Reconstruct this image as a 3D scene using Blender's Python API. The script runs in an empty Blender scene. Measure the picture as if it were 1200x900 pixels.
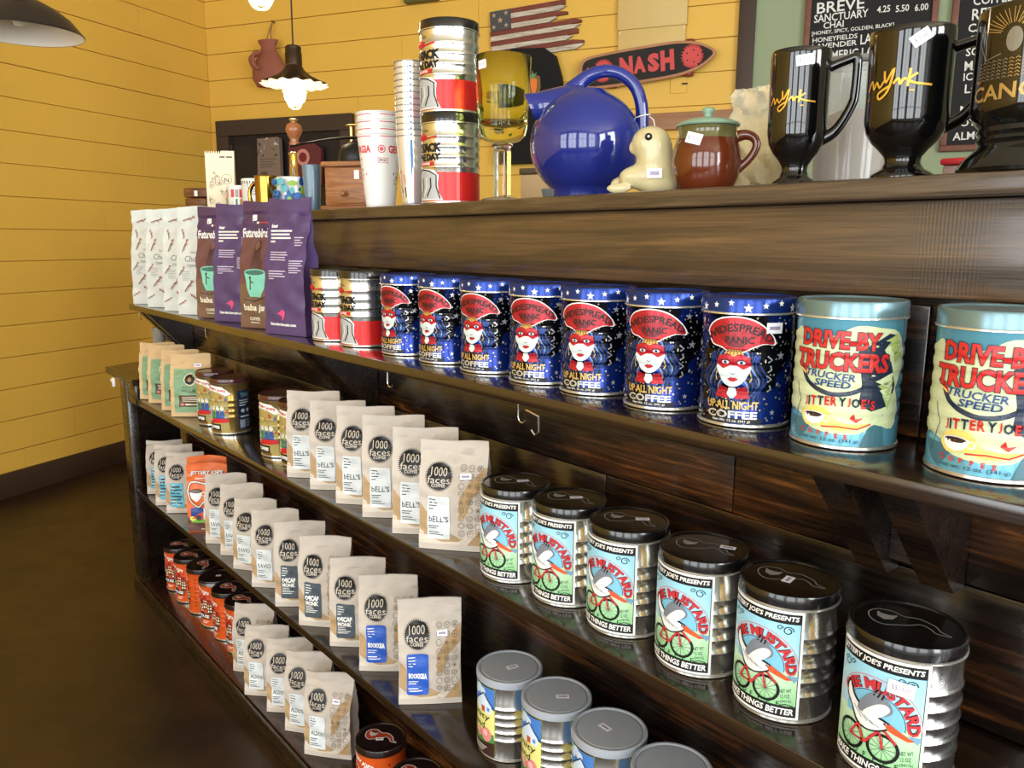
import bpy, bmesh, math, random
from mathutils import Vector, Matrix
random.seed(7)
C = bpy.context.scene.collection
SC = bpy.context.scene
PI = math.pi
# ------------------------------------------------------------------ camera
CZ = 1.322
FPX = 939.0
cam_d = bpy.data.cameras.new('camera'); cam = bpy.data.objects.new('camera', cam_d); C.objects.link(cam)
FW = Vector((-0.7567938, 0.62964224, -0.17553855)); RT = Vector((0.63884821, 0.76931507, 0.00522339)); UP = Vector((-0.13833332, 0.10818946, 0.9844587))
m = Matrix((RT, UP, -FW)).transposed().to_4x4(); m.translation = Vector((0, 0, CZ)); cam.matrix_world = m
cam_d.sensor_fit = 'HORIZONTAL'; cam_d.sensor_width = 36.0; cam_d.lens = 36.0 * FPX / 1200.0
cam_d.clip_start = 0.02; cam_d.clip_end = 60
SC.camera = cam
# room axes: LW runs along the left wall (away from the camera), BR runs along the back wall to the right
LW = Vector((-0.47716, 0.87882, 0)); BR = Vector((0.87882, 0.47716, 0)); CORNER = Vector((-5.5246, 1.9913, 0))
ANG_BR = math.atan2(BR.y, BR.x)
def rm(s, d, z=0.0):
    """room coordinates: s along back wall from the corner, d out of the back wall towards the camera"""
    return CORNER + BR * s - LW * d + Vector((0, 0, z))
# ------------------------------------------------------------------ world, lights, exposure
w = bpy.data.worlds.new('world'); SC.world = w; w.use_nodes = True
nt = w.node_tree; bg = nt.nodes['Background']
bg.inputs['Color'].default_value = (0.80, 0.90, 1.0, 1); bg.inputs['Strength'].default_value = 1.0
ROOM_D = 7.6; ROOM_W = 7.6; ROOM_H = 3.35
WINDOWS = [(0.9, 1.4), (2.65, 1.4), (4.4, 1.4), (6.15, 1.4)]   # centre s, width on the front wall
WZ0, WZ1 = 0.5, 3.05
def area(name, loc, direction, sx, sy, power, col):
    l = bpy.data.lights.new(name, 'AREA'); l.shape = 'RECTANGLE'; l.size = sx; l.size_y = sy; l.energy = power; l.color = col
    o = bpy.data.objects.new(name, l); C.objects.link(o); o.location = loc
    z = -Vector(direction).normalized(); x = Vector((0, 0, 1)).cross(z).normalized(); y = z.cross(x)
    o.matrix_world = Matrix((x, y, z)).transposed().to_4x4() @ Matrix(); o.location = loc
    return o
for i, (s, ww) in enumerate(WINDOWS):
    area('daylight_window', rm(s, ROOM_D + 0.05, (WZ0 + WZ1) / 2), LW, ww, WZ1 - WZ0, 70.0, (0.95, 0.98, 1.0))
for i, dd in enumerate((4.5, 6.4)):
    area('daylight_side_window', rm(ROOM_W + 0.05, dd, (WZ0 + WZ1) / 2), -BR, 1.3, WZ1 - WZ0, 150.0, (0.95, 0.98, 1.0))
SC.view_settings.view_transform = 'Standard'; SC.view_settings.look = 'None'
SC.view_settings.gamma = 1.0; SC.view_settings.use_curve_mapping = False
SC.view_settings.exposure = 0.15
# ------------------------------------------------------------------ materials
def lin(c):
    return tuple(((x / 255) / 12.92 if x / 255 <= 0.04045 else ((x / 255 + 0.055) / 1.055) ** 2.4) for x in c)
_M = {}
def mat(name, rgb, rough=0.5, metal=0.0, coat=0.0, trans=0.0, ior=1.45, emit=None, estr=0.0, var=0.0, vscale=40, bump=0.0, bscale=200, alpha=1.0):
    """plain principled material, colour given in sRGB 0..255, optional noise variation and bump"""
    if name in _M: return _M[name]
    M = bpy.data.materials.new(name); M.use_nodes = True; n = M.node_tree.nodes; L = M.node_tree.links; b = n['Principled BSDF']
    c = lin(rgb)
    b.inputs['Base Color'].default_value = (*c, 1); b.inputs['Roughness'].default_value = rough; b.inputs['Metallic'].default_value = metal
    b.inputs['Coat Weight'].default_value = coat; b.inputs['Coat Roughness'].default_value = 0.08
    b.inputs['Transmission Weight'].default_value = trans; b.inputs['IOR'].default_value = ior; b.inputs['Alpha'].default_value = alpha
    if emit: b.inputs['Emission Color'].default_value = (*lin(emit), 1); b.inputs['Emission Strength'].default_value = estr
    if var or bump:
        tc = n.new('ShaderNodeTexCoord')
        if var:
            nz = n.new('ShaderNodeTexNoise'); nz.inputs['Scale'].default_value = vscale; nz.inputs['Detail'].default_value = 5; L.new(tc.outputs['Object'], nz.inputs['Vector'])
            mx = n.new('ShaderNodeMix'); mx.data_type = 'RGBA'; L.new(nz.outputs['Fac'], mx.inputs['Factor'])
            mx.inputs[6].default_value = (*[max(0, x * (1 - var)) for x in c], 1); mx.inputs[7].default_value = (*[min(1, x * (1 + var)) for x in c], 1)
            L.new(mx.outputs[2], b.inputs['Base Color'])
        if bump:
            nb = n.new('ShaderNodeTexNoise'); nb.inputs['Scale'].default_value = bscale; nb.inputs['Detail'].default_value = 4; L.new(tc.outputs['Object'], nb.inputs['Vector'])
            bp = n.new('ShaderNodeBump'); bp.inputs['Strength'].default_value = bump; bp.inputs['Distance'].default_value = 0.002
            L.new(nb.outputs['Fac'], bp.inputs['Height']); L.new(bp.outputs['Normal'], b.inputs['Normal'])
    _M[name] = M; return M
def ink(rgb, rough=0.45, metal=0.0):
    return mat('ink_%d_%d_%d%s%s' % (*rgb, '' if rough == 0.45 else '_r%d' % int(rough * 100), '' if not metal else '_m'), rgb, rough, metal)
def wood(name, cols, rough=0.3, grain=(1.0, 14.0, 14.0), bump=0.25, coat=0.0, saw=0.0, scale=2.2, pos=(0.2, 0.45, 0.62, 0.85), rot=0.0):
    """long-grain stained wood, object coordinates, grain along local X"""
    if name in _M: return _M[name]
    M = bpy.data.materials.new(name); M.use_nodes = True; n = M.node_tree.nodes; L = M.node_tree.links; b = n['Principled BSDF']
    tc = n.new('ShaderNodeTexCoord'); mp = n.new('ShaderNodeMapping'); mp.inputs['Scale'].default_value = grain; mp.inputs['Rotation'].default_value = (0, rot, 0)
    L.new(tc.outputs['Object'], mp.inputs['Vector'])
    nz = n.new('ShaderNodeTexNoise'); nz.inputs['Scale'].default_value = scale; nz.inputs['Detail'].default_value = 7; nz.inputs['Roughness'].default_value = 0.62; nz.inputs['Distortion'].default_value = 1.1
    L.new(mp.outputs[0], nz.inputs['Vector'])
    fine = n.new('ShaderNodeTexNoise'); fine.inputs['Scale'].default_value = scale * 7; fine.inputs['Detail'].default_value = 4
    mp2 = n.new('ShaderNodeMapping'); mp2.inputs['Scale'].default_value = (grain[0] * 0.6, grain[1] * 1.6, grain[2] * 1.6); mp2.inputs['Rotation'].default_value = (0, rot, 0); L.new(tc.outputs['Object'], mp2.inputs['Vector']); L.new(mp2.outputs[0], fine.inputs['Vector'])
    ad = n.new('ShaderNodeMath'); ad.operation = 'MULTIPLY_ADD'; L.new(fine.outputs['Fac'], ad.inputs[0]); ad.inputs[1].default_value = 0.35; 
    sb = n.new('ShaderNodeMath'); sb.operation = 'SUBTRACT'; L.new(nz.outputs['Fac'], sb.inputs[0]); sb.inputs[1].default_value = 0.175; L.new(sb.outputs[0], ad.inputs[2])
    rp = n.new('ShaderNodeValToRGB'); cr = rp.color_ramp
    while len(cr.elements) < len(cols): cr.elements.new(0.5)
    for e, c, p in zip(cr.elements, cols, pos): e.position = p; e.color = (*lin(c), 1)
    L.new(ad.outputs[0], rp.inputs['Fac']); L.new(rp.outputs[0], b.inputs['Base Color'])
    rr = n.new('ShaderNodeMapRange'); rr.inputs['To Min'].default_value = max(0.05, rough - 0.1); rr.inputs['To Max'].default_value = rough + 0.14; L.new(fine.outputs['Fac'], rr.inputs['Value']); L.new(rr.outputs[0], b.inputs['Roughness'])
    b.inputs['Coat Weight'].default_value = coat; b.inputs['Coat Roughness'].default_value = 0.15
    bp = n.new('ShaderNodeBump'); bp.inputs['Strength'].default_value = bump; bp.inputs['Distance'].default_value = 0.003
    h = ad.outputs[0]
    if saw:
        wv = n.new('ShaderNodeTexWave'); wv.wave_type = 'BANDS'; wv.bands_direction = 'X'; wv.inputs['Scale'].default_value = 75; wv.inputs['Distortion'].default_value = 1.2; wv.inputs['Detail'].default_value = 2
        L.new(tc.outputs['Object'], wv.inputs['Vector'])
        pn = n.new('ShaderNodeTexNoise'); pn.inputs['Scale'].default_value = 5; L.new(tc.outputs['Object'], pn.inputs['Vector'])
        ms = n.new('ShaderNodeMapRange'); ms.inputs['From Min'].default_value = 0.48; ms.inputs['From Max'].default_value = 0.62; L.new(pn.outputs['Fac'], ms.inputs['Value'])
        mu = n.new('ShaderNodeMath'); mu.operation = 'MULTIPLY'; L.new(wv.outputs['Fac'], mu.inputs[0]); L.new(ms.outputs[0], mu.inputs[1])
        m2 = n.new('ShaderNodeMath'); m2.operation = 'MULTIPLY_ADD'; L.new(mu.outputs[0], m2.inputs[0]); m2.inputs[1].default_value = saw; L.new(ad.outputs[0], m2.inputs[2]); h = m2.outputs[0]
    L.new(h, bp.inputs['Height']); L.new(bp.outputs['Normal'], b.inputs['Normal'])
    _M[name] = M; return M
DARKW = wood('dark_stained_wood', [(12, 8, 6), (25, 16, 10), (42, 28, 17), (68, 46, 25)], rough=0.26, coat=0.25)
PANELW = wood('glossy_panel_wood', [(10, 7, 5), (24, 14, 9), (62, 35, 16), (132, 80, 34)], rough=0.24, grain=(0.9, 6, 6), scale=2.3, coat=0.4, pos=(0.3, 0.47, 0.6, 0.74))
SHELFW = wood('glossy_shelf_wood', [(14, 9, 7), (28, 18, 12), (46, 31, 20), (66, 46, 28)], rough=0.16, coat=0.7, bump=0.08, grain=(0.8, 12, 60))
FASCW = wood('rough_sawn_wood', [(28, 19, 13), (56, 41, 29), (84, 62, 41), (122, 88, 52)], rough=0.36, grain=(0.8, 16, 16), saw=0.22, bump=0.3, coat=0.8)
LIPW = wood('weathered_edge_wood', [(30, 22, 15), (62, 47, 33), (88, 70, 48), (118, 96, 68)], rough=0.4, grain=(1.2, 22, 22), bump=0.4, coat=0.6)
OAKW = wood('oak_box_wood', [(112, 66, 30), (146, 92, 48), (166, 110, 62), (184, 128, 76)], rough=0.4, grain=(2, 14, 30), scale=5, pos=(0.25, 0.45, 0.6, 0.8))
CARVW = wood('carved_brown_wood', [(52, 28, 14), (92, 56, 30), (124, 80, 44), (150, 104, 60)], rough=0.35, grain=(2, 10, 30), scale=6)
YELLOW = mat('yellow_wall_paint', (220, 176, 74), 0.5, var=0.05, vscale=3, bump=0.12, bscale=60)
GREENP = mat('sage_green_wall_paint', (140, 152, 118), 0.6, var=0.04, vscale=3)
BROWNP = mat('dark_brown_paint', (62, 46, 36), 0.5, var=0.1, vscale=6)
CEIL = mat('ceiling_paint', (214, 200, 170), 0.8)
SILVER = mat('tin_steel', (216, 216, 212), 0.18, 0.96)
WHITEM = mat('white_rim_metal', (225, 222, 212), 0.22, 0.8)
BLACKL = mat('black_lid_enamel', (14, 13, 13), 0.22, 0.0, coat=0.5)
CHROME = mat('bright_wire', (215, 212, 205), 0.15, 1.0)
STICK = mat('price_sticker_paper', (236, 234, 240), 0.6)
STICKT = ink((150, 140, 165))
# ------------------------------------------------------------------ mesh helpers
class G:
    """collects faces of one mesh"""
    def __init__(s): s.v = []; s.f = []; s.m = []; s.mats = []
    def mi(s, M):
        if M not in s.mats: s.mats.append(M)
        return s.mats.index(M)
    def add(s, vs, fs, M):
        o = len(s.v); i = s.mi(M); s.v += [tuple(p) for p in vs]
        for f in fs: s.f.append(tuple(o + k for k in f)); s.m.append(i)
    def box(s, x0, x1, y0, y1, z0, z1, M, bev=0.0, T=None):
        if bev:
            bm = bmesh.new(); bmesh.ops.create_cube(bm, size=1)
            bmesh.ops.scale(bm, vec=(x1 - x0, y1 - y0, z1 - z0), verts=bm.verts)
            bmesh.ops.translate(bm, vec=((x0 + x1) / 2, (y0 + y1) / 2, (z0 + z1) / 2), verts=bm.verts)
            bmesh.ops.bevel(bm, geom=bm.edges[:], offset=bev, segments=2, profile=0.5, affect='EDGES')
            bm.verts.index_update(); vs = [v.co.copy() for v in bm.verts]; fs = [[v.index for v in f.verts] for f in bm.faces]; bm.free()
        else:
            vs = [Vector((x, y, z)) for x in (x0, x1) for y in (y0, y1) for z in (z0, z1)]
            fs = [(0, 1, 3, 2), (4, 6, 7, 5), (0, 4, 5, 1), (2, 3, 7, 6), (0, 2, 6, 4), (1, 5, 7, 3)]
        if T: vs = [T @ v for v in vs]
        s.add(vs, fs, M); return s
    def lathe(s, prof, M, seg=40, c=(0, 0, 0), T=None, mats=None, closed=False):
        vs = []; fs = []; n = len(prof)
        for r, z in prof:
            for k in range(seg):
                a = 2 * PI * k / seg; vs.append(Vector((c[0] + r * math.cos(a), c[1] + r * math.sin(a), c[2] + z)))
        if T: vs = [T @ v for v in vs]
        o = len(s.v); s.v += [tuple(p) for p in vs]
        last = n if closed else n - 1
        for i in range(last):
            j = (i + 1) % n
            if prof[i][0] < 1e-6 and prof[j][0] < 1e-6: continue
            idx = s.mi(mats[i] if mats else M)
            for k in range(seg):
                k2 = (k + 1) % seg
                q = [o + i * seg + k, o + i * seg + k2, o + j * seg + k2, o + j * seg + k]
                if prof[i][0] < 1e-6: q = [q[0], q[2], q[3]]
                elif prof[j][0] < 1e-6: q = [q[0], q[1], q[2]]
                s.f.append(tuple(q)); s.m.append(idx)
        return s
    def tube(s, pts, r, M, seg=8, caps=True, closed=False, flat=1.0):
        pts = [Vector(p) for p in pts]; n = len(pts); rs = r if isinstance(r, (list, tuple)) else [r] * n
        vs = []; fs = []; prev = None
        for i, p in enumerate(pts):
            if closed: t = pts[(i + 1) % n] - pts[i - 1]
            else: t = pts[min(i + 1, n - 1)] - pts[max(i - 1, 0)]
            t.normalize()
            if prev is None:
                a = Vector((0, 0, 1)) if abs(t.z) < 0.9 else Vector((1, 0, 0)); u = t.cross(a).normalized()
            else:
                u = (prev - t * prev.dot(t)).normalized()
            prev = u; v2 = t.cross(u)
            for k in range(seg):
                a = 2 * PI * k / seg; vs.append(p + (u * math.cos(a) + v2 * math.sin(a) * flat) * rs[i])
        for i in range(n if closed else n - 1):
            j = (i + 1) % n
            for k in range(seg):
                k2 = (k + 1) % seg; fs.append((i * seg + k, i * seg + k2, j * seg + k2, j * seg + k))
        if caps and not closed:
            fs.append(tuple(reversed(range(seg)))); fs.append(tuple((n - 1) * seg + k for k in range(seg)))
        s.add(vs, fs, M); return s
    def prism(s, poly, fn, t0, t1, M):
        """poly of 2D points extruded between t0 and t1; fn(a, b, t) -> 3D"""
        n = len(poly); vs = [fn(a, b, t0) for a, b in poly] + [fn(a, b, t1) for a, b in poly]
        fs = [tuple(range(n))[::-1], tuple(range(n, 2 * n))] + [(k, (k + 1) % n, n + (k + 1) % n, n + k) for k in range(n)]
        s.add(vs, fs, M); return s
    def grid(s, fn, nu, nv, M, wrap=False):
        vs = [fn(i / nu, j / nv) for i in range(nu + (0 if wrap else 1)) for j in range(nv + 1)]; fs = []; N = nu if wrap else nu + 1
        for i in range(nu):
            i2 = (i + 1) % N
            for j in range(nv): fs.append((i * (nv + 1) + j, i2 * (nv + 1) + j, i2 * (nv + 1) + j + 1, i * (nv + 1) + j + 1))
        s.add(vs, fs, M); return s
    def build(s, name, parent=None, smooth=35, loc=None):
        me = bpy.data.meshes.new(name); me.from_pydata(s.v, [], s.f)
        for M in s.mats: me.materials.append(M)
        me.polygons.foreach_set('material_index', s.m)
        bm = bmesh.new(); bm.from_mesh(me); bmesh.ops.recalc_face_normals(bm, faces=bm.faces[:]); bm.to_mesh(me); bm.free()
        if smooth:
            me.polygons.foreach_set('use_smooth', [True] * len(me.polygons)); me.set_sharp_from_angle(angle=math.radians(smooth))
        me.update(); o = bpy.data.objects.new(name, me); C.objects.link(o)
        if parent: o.parent = parent
        if loc: o.location = loc
        return o
def tag(o, label=None, cat=None, group=None, kind=None):
    if label: o['label'] = label
    if cat: o['category'] = cat
    if group: o['group'] = group
    if kind: o['kind'] = kind
    return o
def thing(name, label, cat, loc=(0, 0, 0), rz=0.0, group=None):
    o = bpy.data.objects.new(name, None); C.objects.link(o); o.location = loc; o.rotation_euler = (0, 0, rz); o.empty_display_size = 0.05
    return tag(o, label, cat, group)
def copy_tree(o, parent=None):
    c = o.copy(); C.objects.link(c); c.parent = parent
    for ch in list(o.children): copy_tree(ch, c)
    return c
class Stamp:
    """first call places the original, later calls place copies"""
    def __init__(s, root): s.root = root; s.used = False; s.kids = list(root.children)
    def put(s, loc, rz, label, scale=None):
        if not s.used: o = s.root; s.used = True
        else:
            o = s.root.copy(); C.objects.link(o)
            for k in s.kids: copy_tree(k, o)
        o.location = (loc[0], loc[1], loc[2] + 0.0007); o.rotation_euler = (0, 0, rz); o['label'] = label
        if scale: o.scale = scale
        return o
# ------------------------------------------------------------------ printed art: flat shapes laid on a surface
_T = {}
def text_polys(s, bold=0.0, shear=0.0):
    k = (s, bold, shear)
    if k in _T: return _T[k]
    cu = bpy.data.curves.new('t', 'FONT'); cu.body = s; cu.size = 1.0; cu.offset = bold; cu.shear = shear; cu.resolution_u = 2; cu.fill_mode = 'FRONT'
    ob = bpy.data.objects.new('t', cu); C.objects.link(ob)
    dg = bpy.context.evaluated_depsgraph_get(); dg.update(); me = ob.evaluated_get(dg).to_mesh()
    vs = [(v.co.x, v.co.y) for v in me.vertices]; ps = [[vs[i] for i in p.vertices] for p in me.polygons]
    ob.evaluated_get(dg).to_mesh_clear(); bpy.data.objects.remove(ob); bpy.data.curves.remove(cu)
    xs = [p[0] for q in ps for p in q]; ys = [p[1] for q in ps for p in q]
    x0, x1, y0, y1 = min(xs), max(xs), min(ys), max(ys); h = y1 - y0
    ps = [[((x - (x0 + x1) / 2) / h, (y - y0) / h) for x, y in q] for q in ps]
    _T[k] = (ps, (x1 - x0) / h); return _T[k]
class Art:
    def __init__(s): s.L = {}; s.z = 0
    def poly(s, pts, M, z=None): s.L.setdefault(s.z if z is None else z, []).append((list(pts), M)); return s
    def rect(s, x0, y0, x1, y1, M, z=None): return s.poly([(x0, y0), (x1, y0), (x1, y1), (x0, y1)], M, z)
    def ell(s, cx, cy, rx, ry, M, n=20, z=None, a0=0, a1=2 * PI):
        full = abs(a1 - a0) > 6.2
        return s.poly([(cx + rx * math.cos(a0 + (a1 - a0) * k / n), cy + ry * math.sin(a0 + (a1 - a0) * k / n)) for k in range(n + (0 if full else 1))], M, z)
    def ring(s, cx, cy, r, w, M, n=16, z=None, ry=None):
        ry = ry or r
        return s.stroke([(cx + r * math.cos(2 * PI * k / n), cy + ry * math.sin(2 * PI * k / n)) for k in range(n)], w, M, z, True)
    def stroke(s, pts, w, M, z=None, closed=False):
        n = len(pts); N = []
        for i in range(n):
            a = pts[(i - 1) % n] if (closed or i > 0) else pts[i]; b = pts[(i + 1) % n] if (closed or i < n - 1) else pts[i]
            dx, dy = b[0] - a[0], b[1] - a[1]; l = math.hypot(dx, dy) or 1; N.append((-dy / l * w / 2, dx / l * w / 2))
        for i in range(n if closed else n - 1):
            j = (i + 1) % n; p, q, a, b = pts[i], pts[j], N[i], N[j]
            s.poly([(p[0] + a[0], p[1] + a[1]), (p[0] - a[0], p[1] - a[1]), (q[0] - b[0], q[1] - b[1]), (q[0] + b[0], q[1] + b[1])], M, z)
        return s
    def star(s, cx, cy, r, M, n=5, inner=0.42, rot=PI / 2, z=None):
        return s.poly([(cx + (r if k % 2 == 0 else r * inner) * math.cos(rot + PI * k / n), cy + (r if k % 2 == 0 else r * inner) * math.sin(rot + PI * k / n)) for k in range(2 * n)], M, z)
    def text(s, t, cx, cy, h, M, width=None, bold=0.0, shear=0.0, align='C', z=None, rot=0.0, warp=None):
        ps, wd = text_polys(t, bold, shear); sx = (width / wd) if width else h; W = wd * sx
        ox = cx if align == 'C' else (cx + W / 2 if align == 'L' else cx - W / 2); c, d = math.cos(rot), math.sin(rot)
        for q in ps:
            r = []
            for x, y in q:
                X, Y = x * sx, (y - 0.5) * h
                if warp: r.append(warp(X, Y))
                else: r.append((ox + X * c - Y * d, cy + X * d + Y * c))
            s.poly(r, M, z)
        return s
    def letters(s, t, cx, cy, h, mats, width, bold=0.0, z=None, arc=0.0):
        ws = [text_polys(c, bold)[1] * (0.55 if c == "'" else 1.0) for c in t]; gap = 0.16; tot = sum(ws) + gap * (len(t) - 1); k = width / tot; x = cx - width / 2
        for i, c in enumerate(t):
            W = ws[i] * k; f = (x + W / 2 - cx) / (width / 2); hh = h * (0.4 if c == "'" else 1)
            s.text(c, x + W / 2, cy + arc * (1 - f * f) + (h * 0.3 if c == "'" else 0), hh, mats[i % len(mats)], width=W, bold=bold, z=z); x += W + gap * k
        return s
    def lines(s, x0, y0, ws, h, gap, M, z=None):
        """rows of unreadable small print as bars"""
        for i, w_ in enumerate(ws): s.rect(x0, y0 - i * gap - h, x0 + w_, y0 - i * gap, M, z)
        return s
    def sticker(s, cx, cy, w_, h, rot=0.0, z=None, t=None):
        c, d = math.cos(rot), math.sin(rot); R = lambda x, y: (cx + x * c - y * d, cy + x * d + y * c)
        s.poly([R(-w_ / 2, -h / 2), R(w_ / 2, -h / 2), R(w_ / 2, h / 2), R(-w_ / 2, h / 2)], STICK, z)
        z2 = (s.z if z is None else z) + 1
        if t: s.text(t, cx, cy, h * 0.42, STICKT, z=z2, rot=rot, width=w_ * 0.7)
        else: s.poly([R(-w_ * .33, -h * .16), R(w_ * .33, -h * .16), R(w_ * .33, h * .16), R(-w_ * .33, h * .16)], STICKT, z2)
        return s
    def build(s, name, fn, us, vs, parent=None, base=0.0005, step=0.00022, clip=None):
        g = G()
        for zi, z in enumerate(sorted(s.L)):
            bm = bmesh.new(); mats = []
            for pts, M in s.L[z]:
                if M not in mats: mats.append(M)
                try:
                    f = bm.faces.new([bm.verts.new((x, y, 0)) for x, y in pts]); f.material_index = mats.index(M)
                except ValueError: pass
            big = [f for f in bm.faces if len(f.verts) > 4]
            if big: bmesh.ops.triangulate(bm, faces=big)
            for axis, cuts in ((0, us), (1, vs)):
                n3 = (1, 0, 0) if axis == 0 else (0, 1, 0)
                for c in cuts:
                    sel = [f for f in bm.faces if min(v.co[axis] for v in f.verts) < c - 1e-6 and max(v.co[axis] for v in f.verts) > c + 1e-6]
                    if sel:
                        ge = set(sel)
                        for f in sel: ge.update(f.edges); ge.update(f.verts)
                        bmesh.ops.bisect_plane(bm, geom=list(ge), plane_co=tuple(c * k for k in n3), plane_no=n3, dist=1e-7)
            if clip:
                for co, no in clip: bmesh.ops.bisect_plane(bm, geom=bm.verts[:] + bm.edges[:] + bm.faces[:], plane_co=co, plane_no=no, clear_outer=True)
            bm.verts.index_update(); off = base + step * zi
            vv = [fn(v.co.x, v.co.y, off) for v in bm.verts]
            for i, M in enumerate(mats):
                g.mi(M)
            o = len(g.v); g.v += [tuple(p) for p in vv]
            for f in bm.faces: g.f.append(tuple(o + v.index for v in f.verts)); g.m.append(g.mi(mats[f.material_index]))
            bm.free()
        me = bpy.data.meshes.new(name); me.from_pydata(g.v, [], g.f)
        for M in g.mats: me.materials.append(M)
        me.polygons.foreach_set('material_index', g.m); me.polygons.foreach_set('use_smooth', [False] * len(me.polygons)); me.update()
        ob = bpy.data.objects.new(name, me); C.objects.link(ob)
        if parent: ob.parent = parent
        return ob
def smooth_path(pts, n=5):
    P = [Vector(p) for p in pts]; out = []
    for i in range(len(P) - 1):
        p0, p1, p2, p3 = P[max(i - 1, 0)], P[i], P[i + 1], P[min(i + 2, len(P) - 1)]
        for k in range(n):
            t = k / n; out.append(0.5 * ((2 * p1) + (p2 - p0) * t + (2 * p0 - 5 * p1 + 4 * p2 - p3) * t * t + (3 * p1 - p0 - 3 * p2 + p3) * t ** 3))
    out.append(P[-1]); return out
def smooth_rad(rs, n=5):
    out = []
    for a, b in zip(rs, rs[1:]): out += [a + (b - a) * k / n for k in range(n)]
    return out + [rs[-1]]
def sm2(pts, n=4, closed=True):
    P = list(pts); m_ = len(P)
    if not closed: return [(p.x, p.y) for p in smooth_path([(x, y, 0) for x, y in P], n)]
    out = []
    for i in range(m_):
        p0, p1, p2, p3 = P[i - 1], P[i], P[(i + 1) % m_], P[(i + 2) % m_]
        for k in range(n):
            t = k / n; out.append(tuple(0.5 * (2 * p1[j] + (p2[j] - p0[j]) * t + (2 * p0[j] - 5 * p1[j] + 4 * p2[j] - p3[j]) * t * t + (3 * p1[j] - p0[j] - 3 * p2[j] + p3[j]) * t ** 3) for j in (0, 1)))
    return out
def frange(a, b, n): return [a + (b - a) * k / n for k in range(n + 1)]
def wrap_fn(rof):
    """u = arc length round a can (0 faces local -Y), v = height"""
    def fn(u, v, off):
        r = rof(v); a = u / r if r > 1e-6 else 0; r += off
        return (r * math.sin(a), -r * math.cos(a), v)
    return fn
def flat_fn(z): return lambda u, v, off: (u, v, z + off)
ORD = ['first', 'second', 'third', 'fourth', 'fifth', 'sixth', 'seventh', 'eighth', 'ninth', 'tenth', 'eleventh', 'twelfth', 'thirteenth', 'fourteenth', 'fifteenth', 'sixteenth']
# ------------------------------------------------------------------ the room
def room_obj(o): o.location = CORNER; o.rotation_euler = (0, 0, ANG_BR); return o
FLOORM = bpy.data.materials.new('polished_concrete'); FLOORM.use_nodes = True
_n = FLOORM.node_tree.nodes; _l = FLOORM.node_tree.links; _b = _n['Principled BSDF']
_tc = _n.new('ShaderNodeTexCoord'); _nz = _n.new('ShaderNodeTexNoise'); _nz.inputs['Scale'].default_value = 1.6; _nz.inputs['Detail'].default_value = 8; _nz.inputs['Roughness'].default_value = 0.65
_l.new(_tc.outputs['Object'], _nz.inputs['Vector']); _r = _n.new('ShaderNodeValToRGB'); _l.new(_nz.outputs['Fac'], _r.inputs['Fac'])
_r.color_ramp.elements[0].position = 0.32; _r.color_ramp.elements[0].color = (*lin((22, 15, 10)), 1); _r.color_ramp.elements[1].position = 0.72; _r.color_ramp.elements[1].color = (*lin((64, 44, 23)), 1)
_l.new(_r.outputs[0], _b.inputs['Base Color']); _b.inputs['Roughness'].default_value = 0.34
_n2 = _n.new('ShaderNodeTexNoise'); _n2.inputs['Scale'].default_value = 9; _n2.inputs['Detail'].default_value = 6; _l.new(_tc.outputs['Object'], _n2.inputs['Vector'])
_mr = _n.new('ShaderNodeMapRange'); _mr.inputs['To Min'].default_value = 0.25; _mr.inputs['To Max'].default_value = 0.5; _l.new(_n2.outputs['Fac'], _mr.inputs['Value']); _l.new(_mr.outputs[0], _b.inputs['Roughness'])
o = room_obj(G().box(-0.2, ROOM_W + 0.2, -ROOM_D - 0.2, 0.2, -0.1, 0.0, FLOORM).build('floor')); tag(o, 'dark brown polished concrete floor', kind='structure')
o = room_obj(G().box(-0.2, ROOM_W + 0.2, -ROOM_D - 0.2, 0.2, ROOM_H, ROOM_H + 0.1, CEIL).build('ceiling')); tag(o, 'pale ceiling above the shop', kind='structure')
PT = 0.014; GAP = 0.0035; PH = 0.1622; Z0P = 0.234
rows = [0.125] + [Z0P + PH * k for k in range(0, 19)]
rows = [z for z in rows if z < ROOM_H - 0.05] + [ROOM_H - 0.01]
wl = room_obj(G().box(-0.12, -PT, -ROOM_D, 0.12, 0, ROOM_H, YELLOW).build('wall_left')); tag(wl, 'yellow horizontal plank wall on the left', kind='structure')
rj = random.Random(3)
LJ = {2.504: 0.55, 1.691: 0.585, 1.853: 0.95, 1.366: 0.9, 0.397: 0.75, 0.559: 1.9}
def plank(name, axis, a0, a1, z0, z1, parent):
    g = G(); e = rj.uniform(0, 0.0022)
    if axis == 'x': g.box(a0, a1, -PT - 0 + -e, 0.0, z0, z1, YELLOW, bev=0.0018)
    else: g.box(-PT, e, a0, a1, z0, z1, YELLOW, bev=0.0018)
    return g.build(name, parent, smooth=None)
for i in range(len(rows) - 1):
    z0, z1 = rows[i] + GAP / 2, rows[i + 1] - GAP / 2
    first = next((v for k, v in LJ.items() if abs(k - rows[i]) < 0.05), rj.uniform(1.2, 2.6))
    cuts = [0.0, first]
    while cuts[-1] < ROOM_D - 1.0: cuts.append(min(ROOM_D, cuts[-1] + rj.uniform(2.2, 3.6)))
    cuts[-1] = ROOM_D
    for a, b in zip(cuts, cuts[1:]): plank('plank', 'y', -b + 0.0008, -a - 0.0008, z0, z1, wl)
wb = room_obj(G().box(-0.12, ROOM_W + 0.12, PT, 0.12, 0, ROOM_H, YELLOW).build('wall_back')); tag(wb, 'yellow horizontal plank wall at the back', kind='structure')
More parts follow.
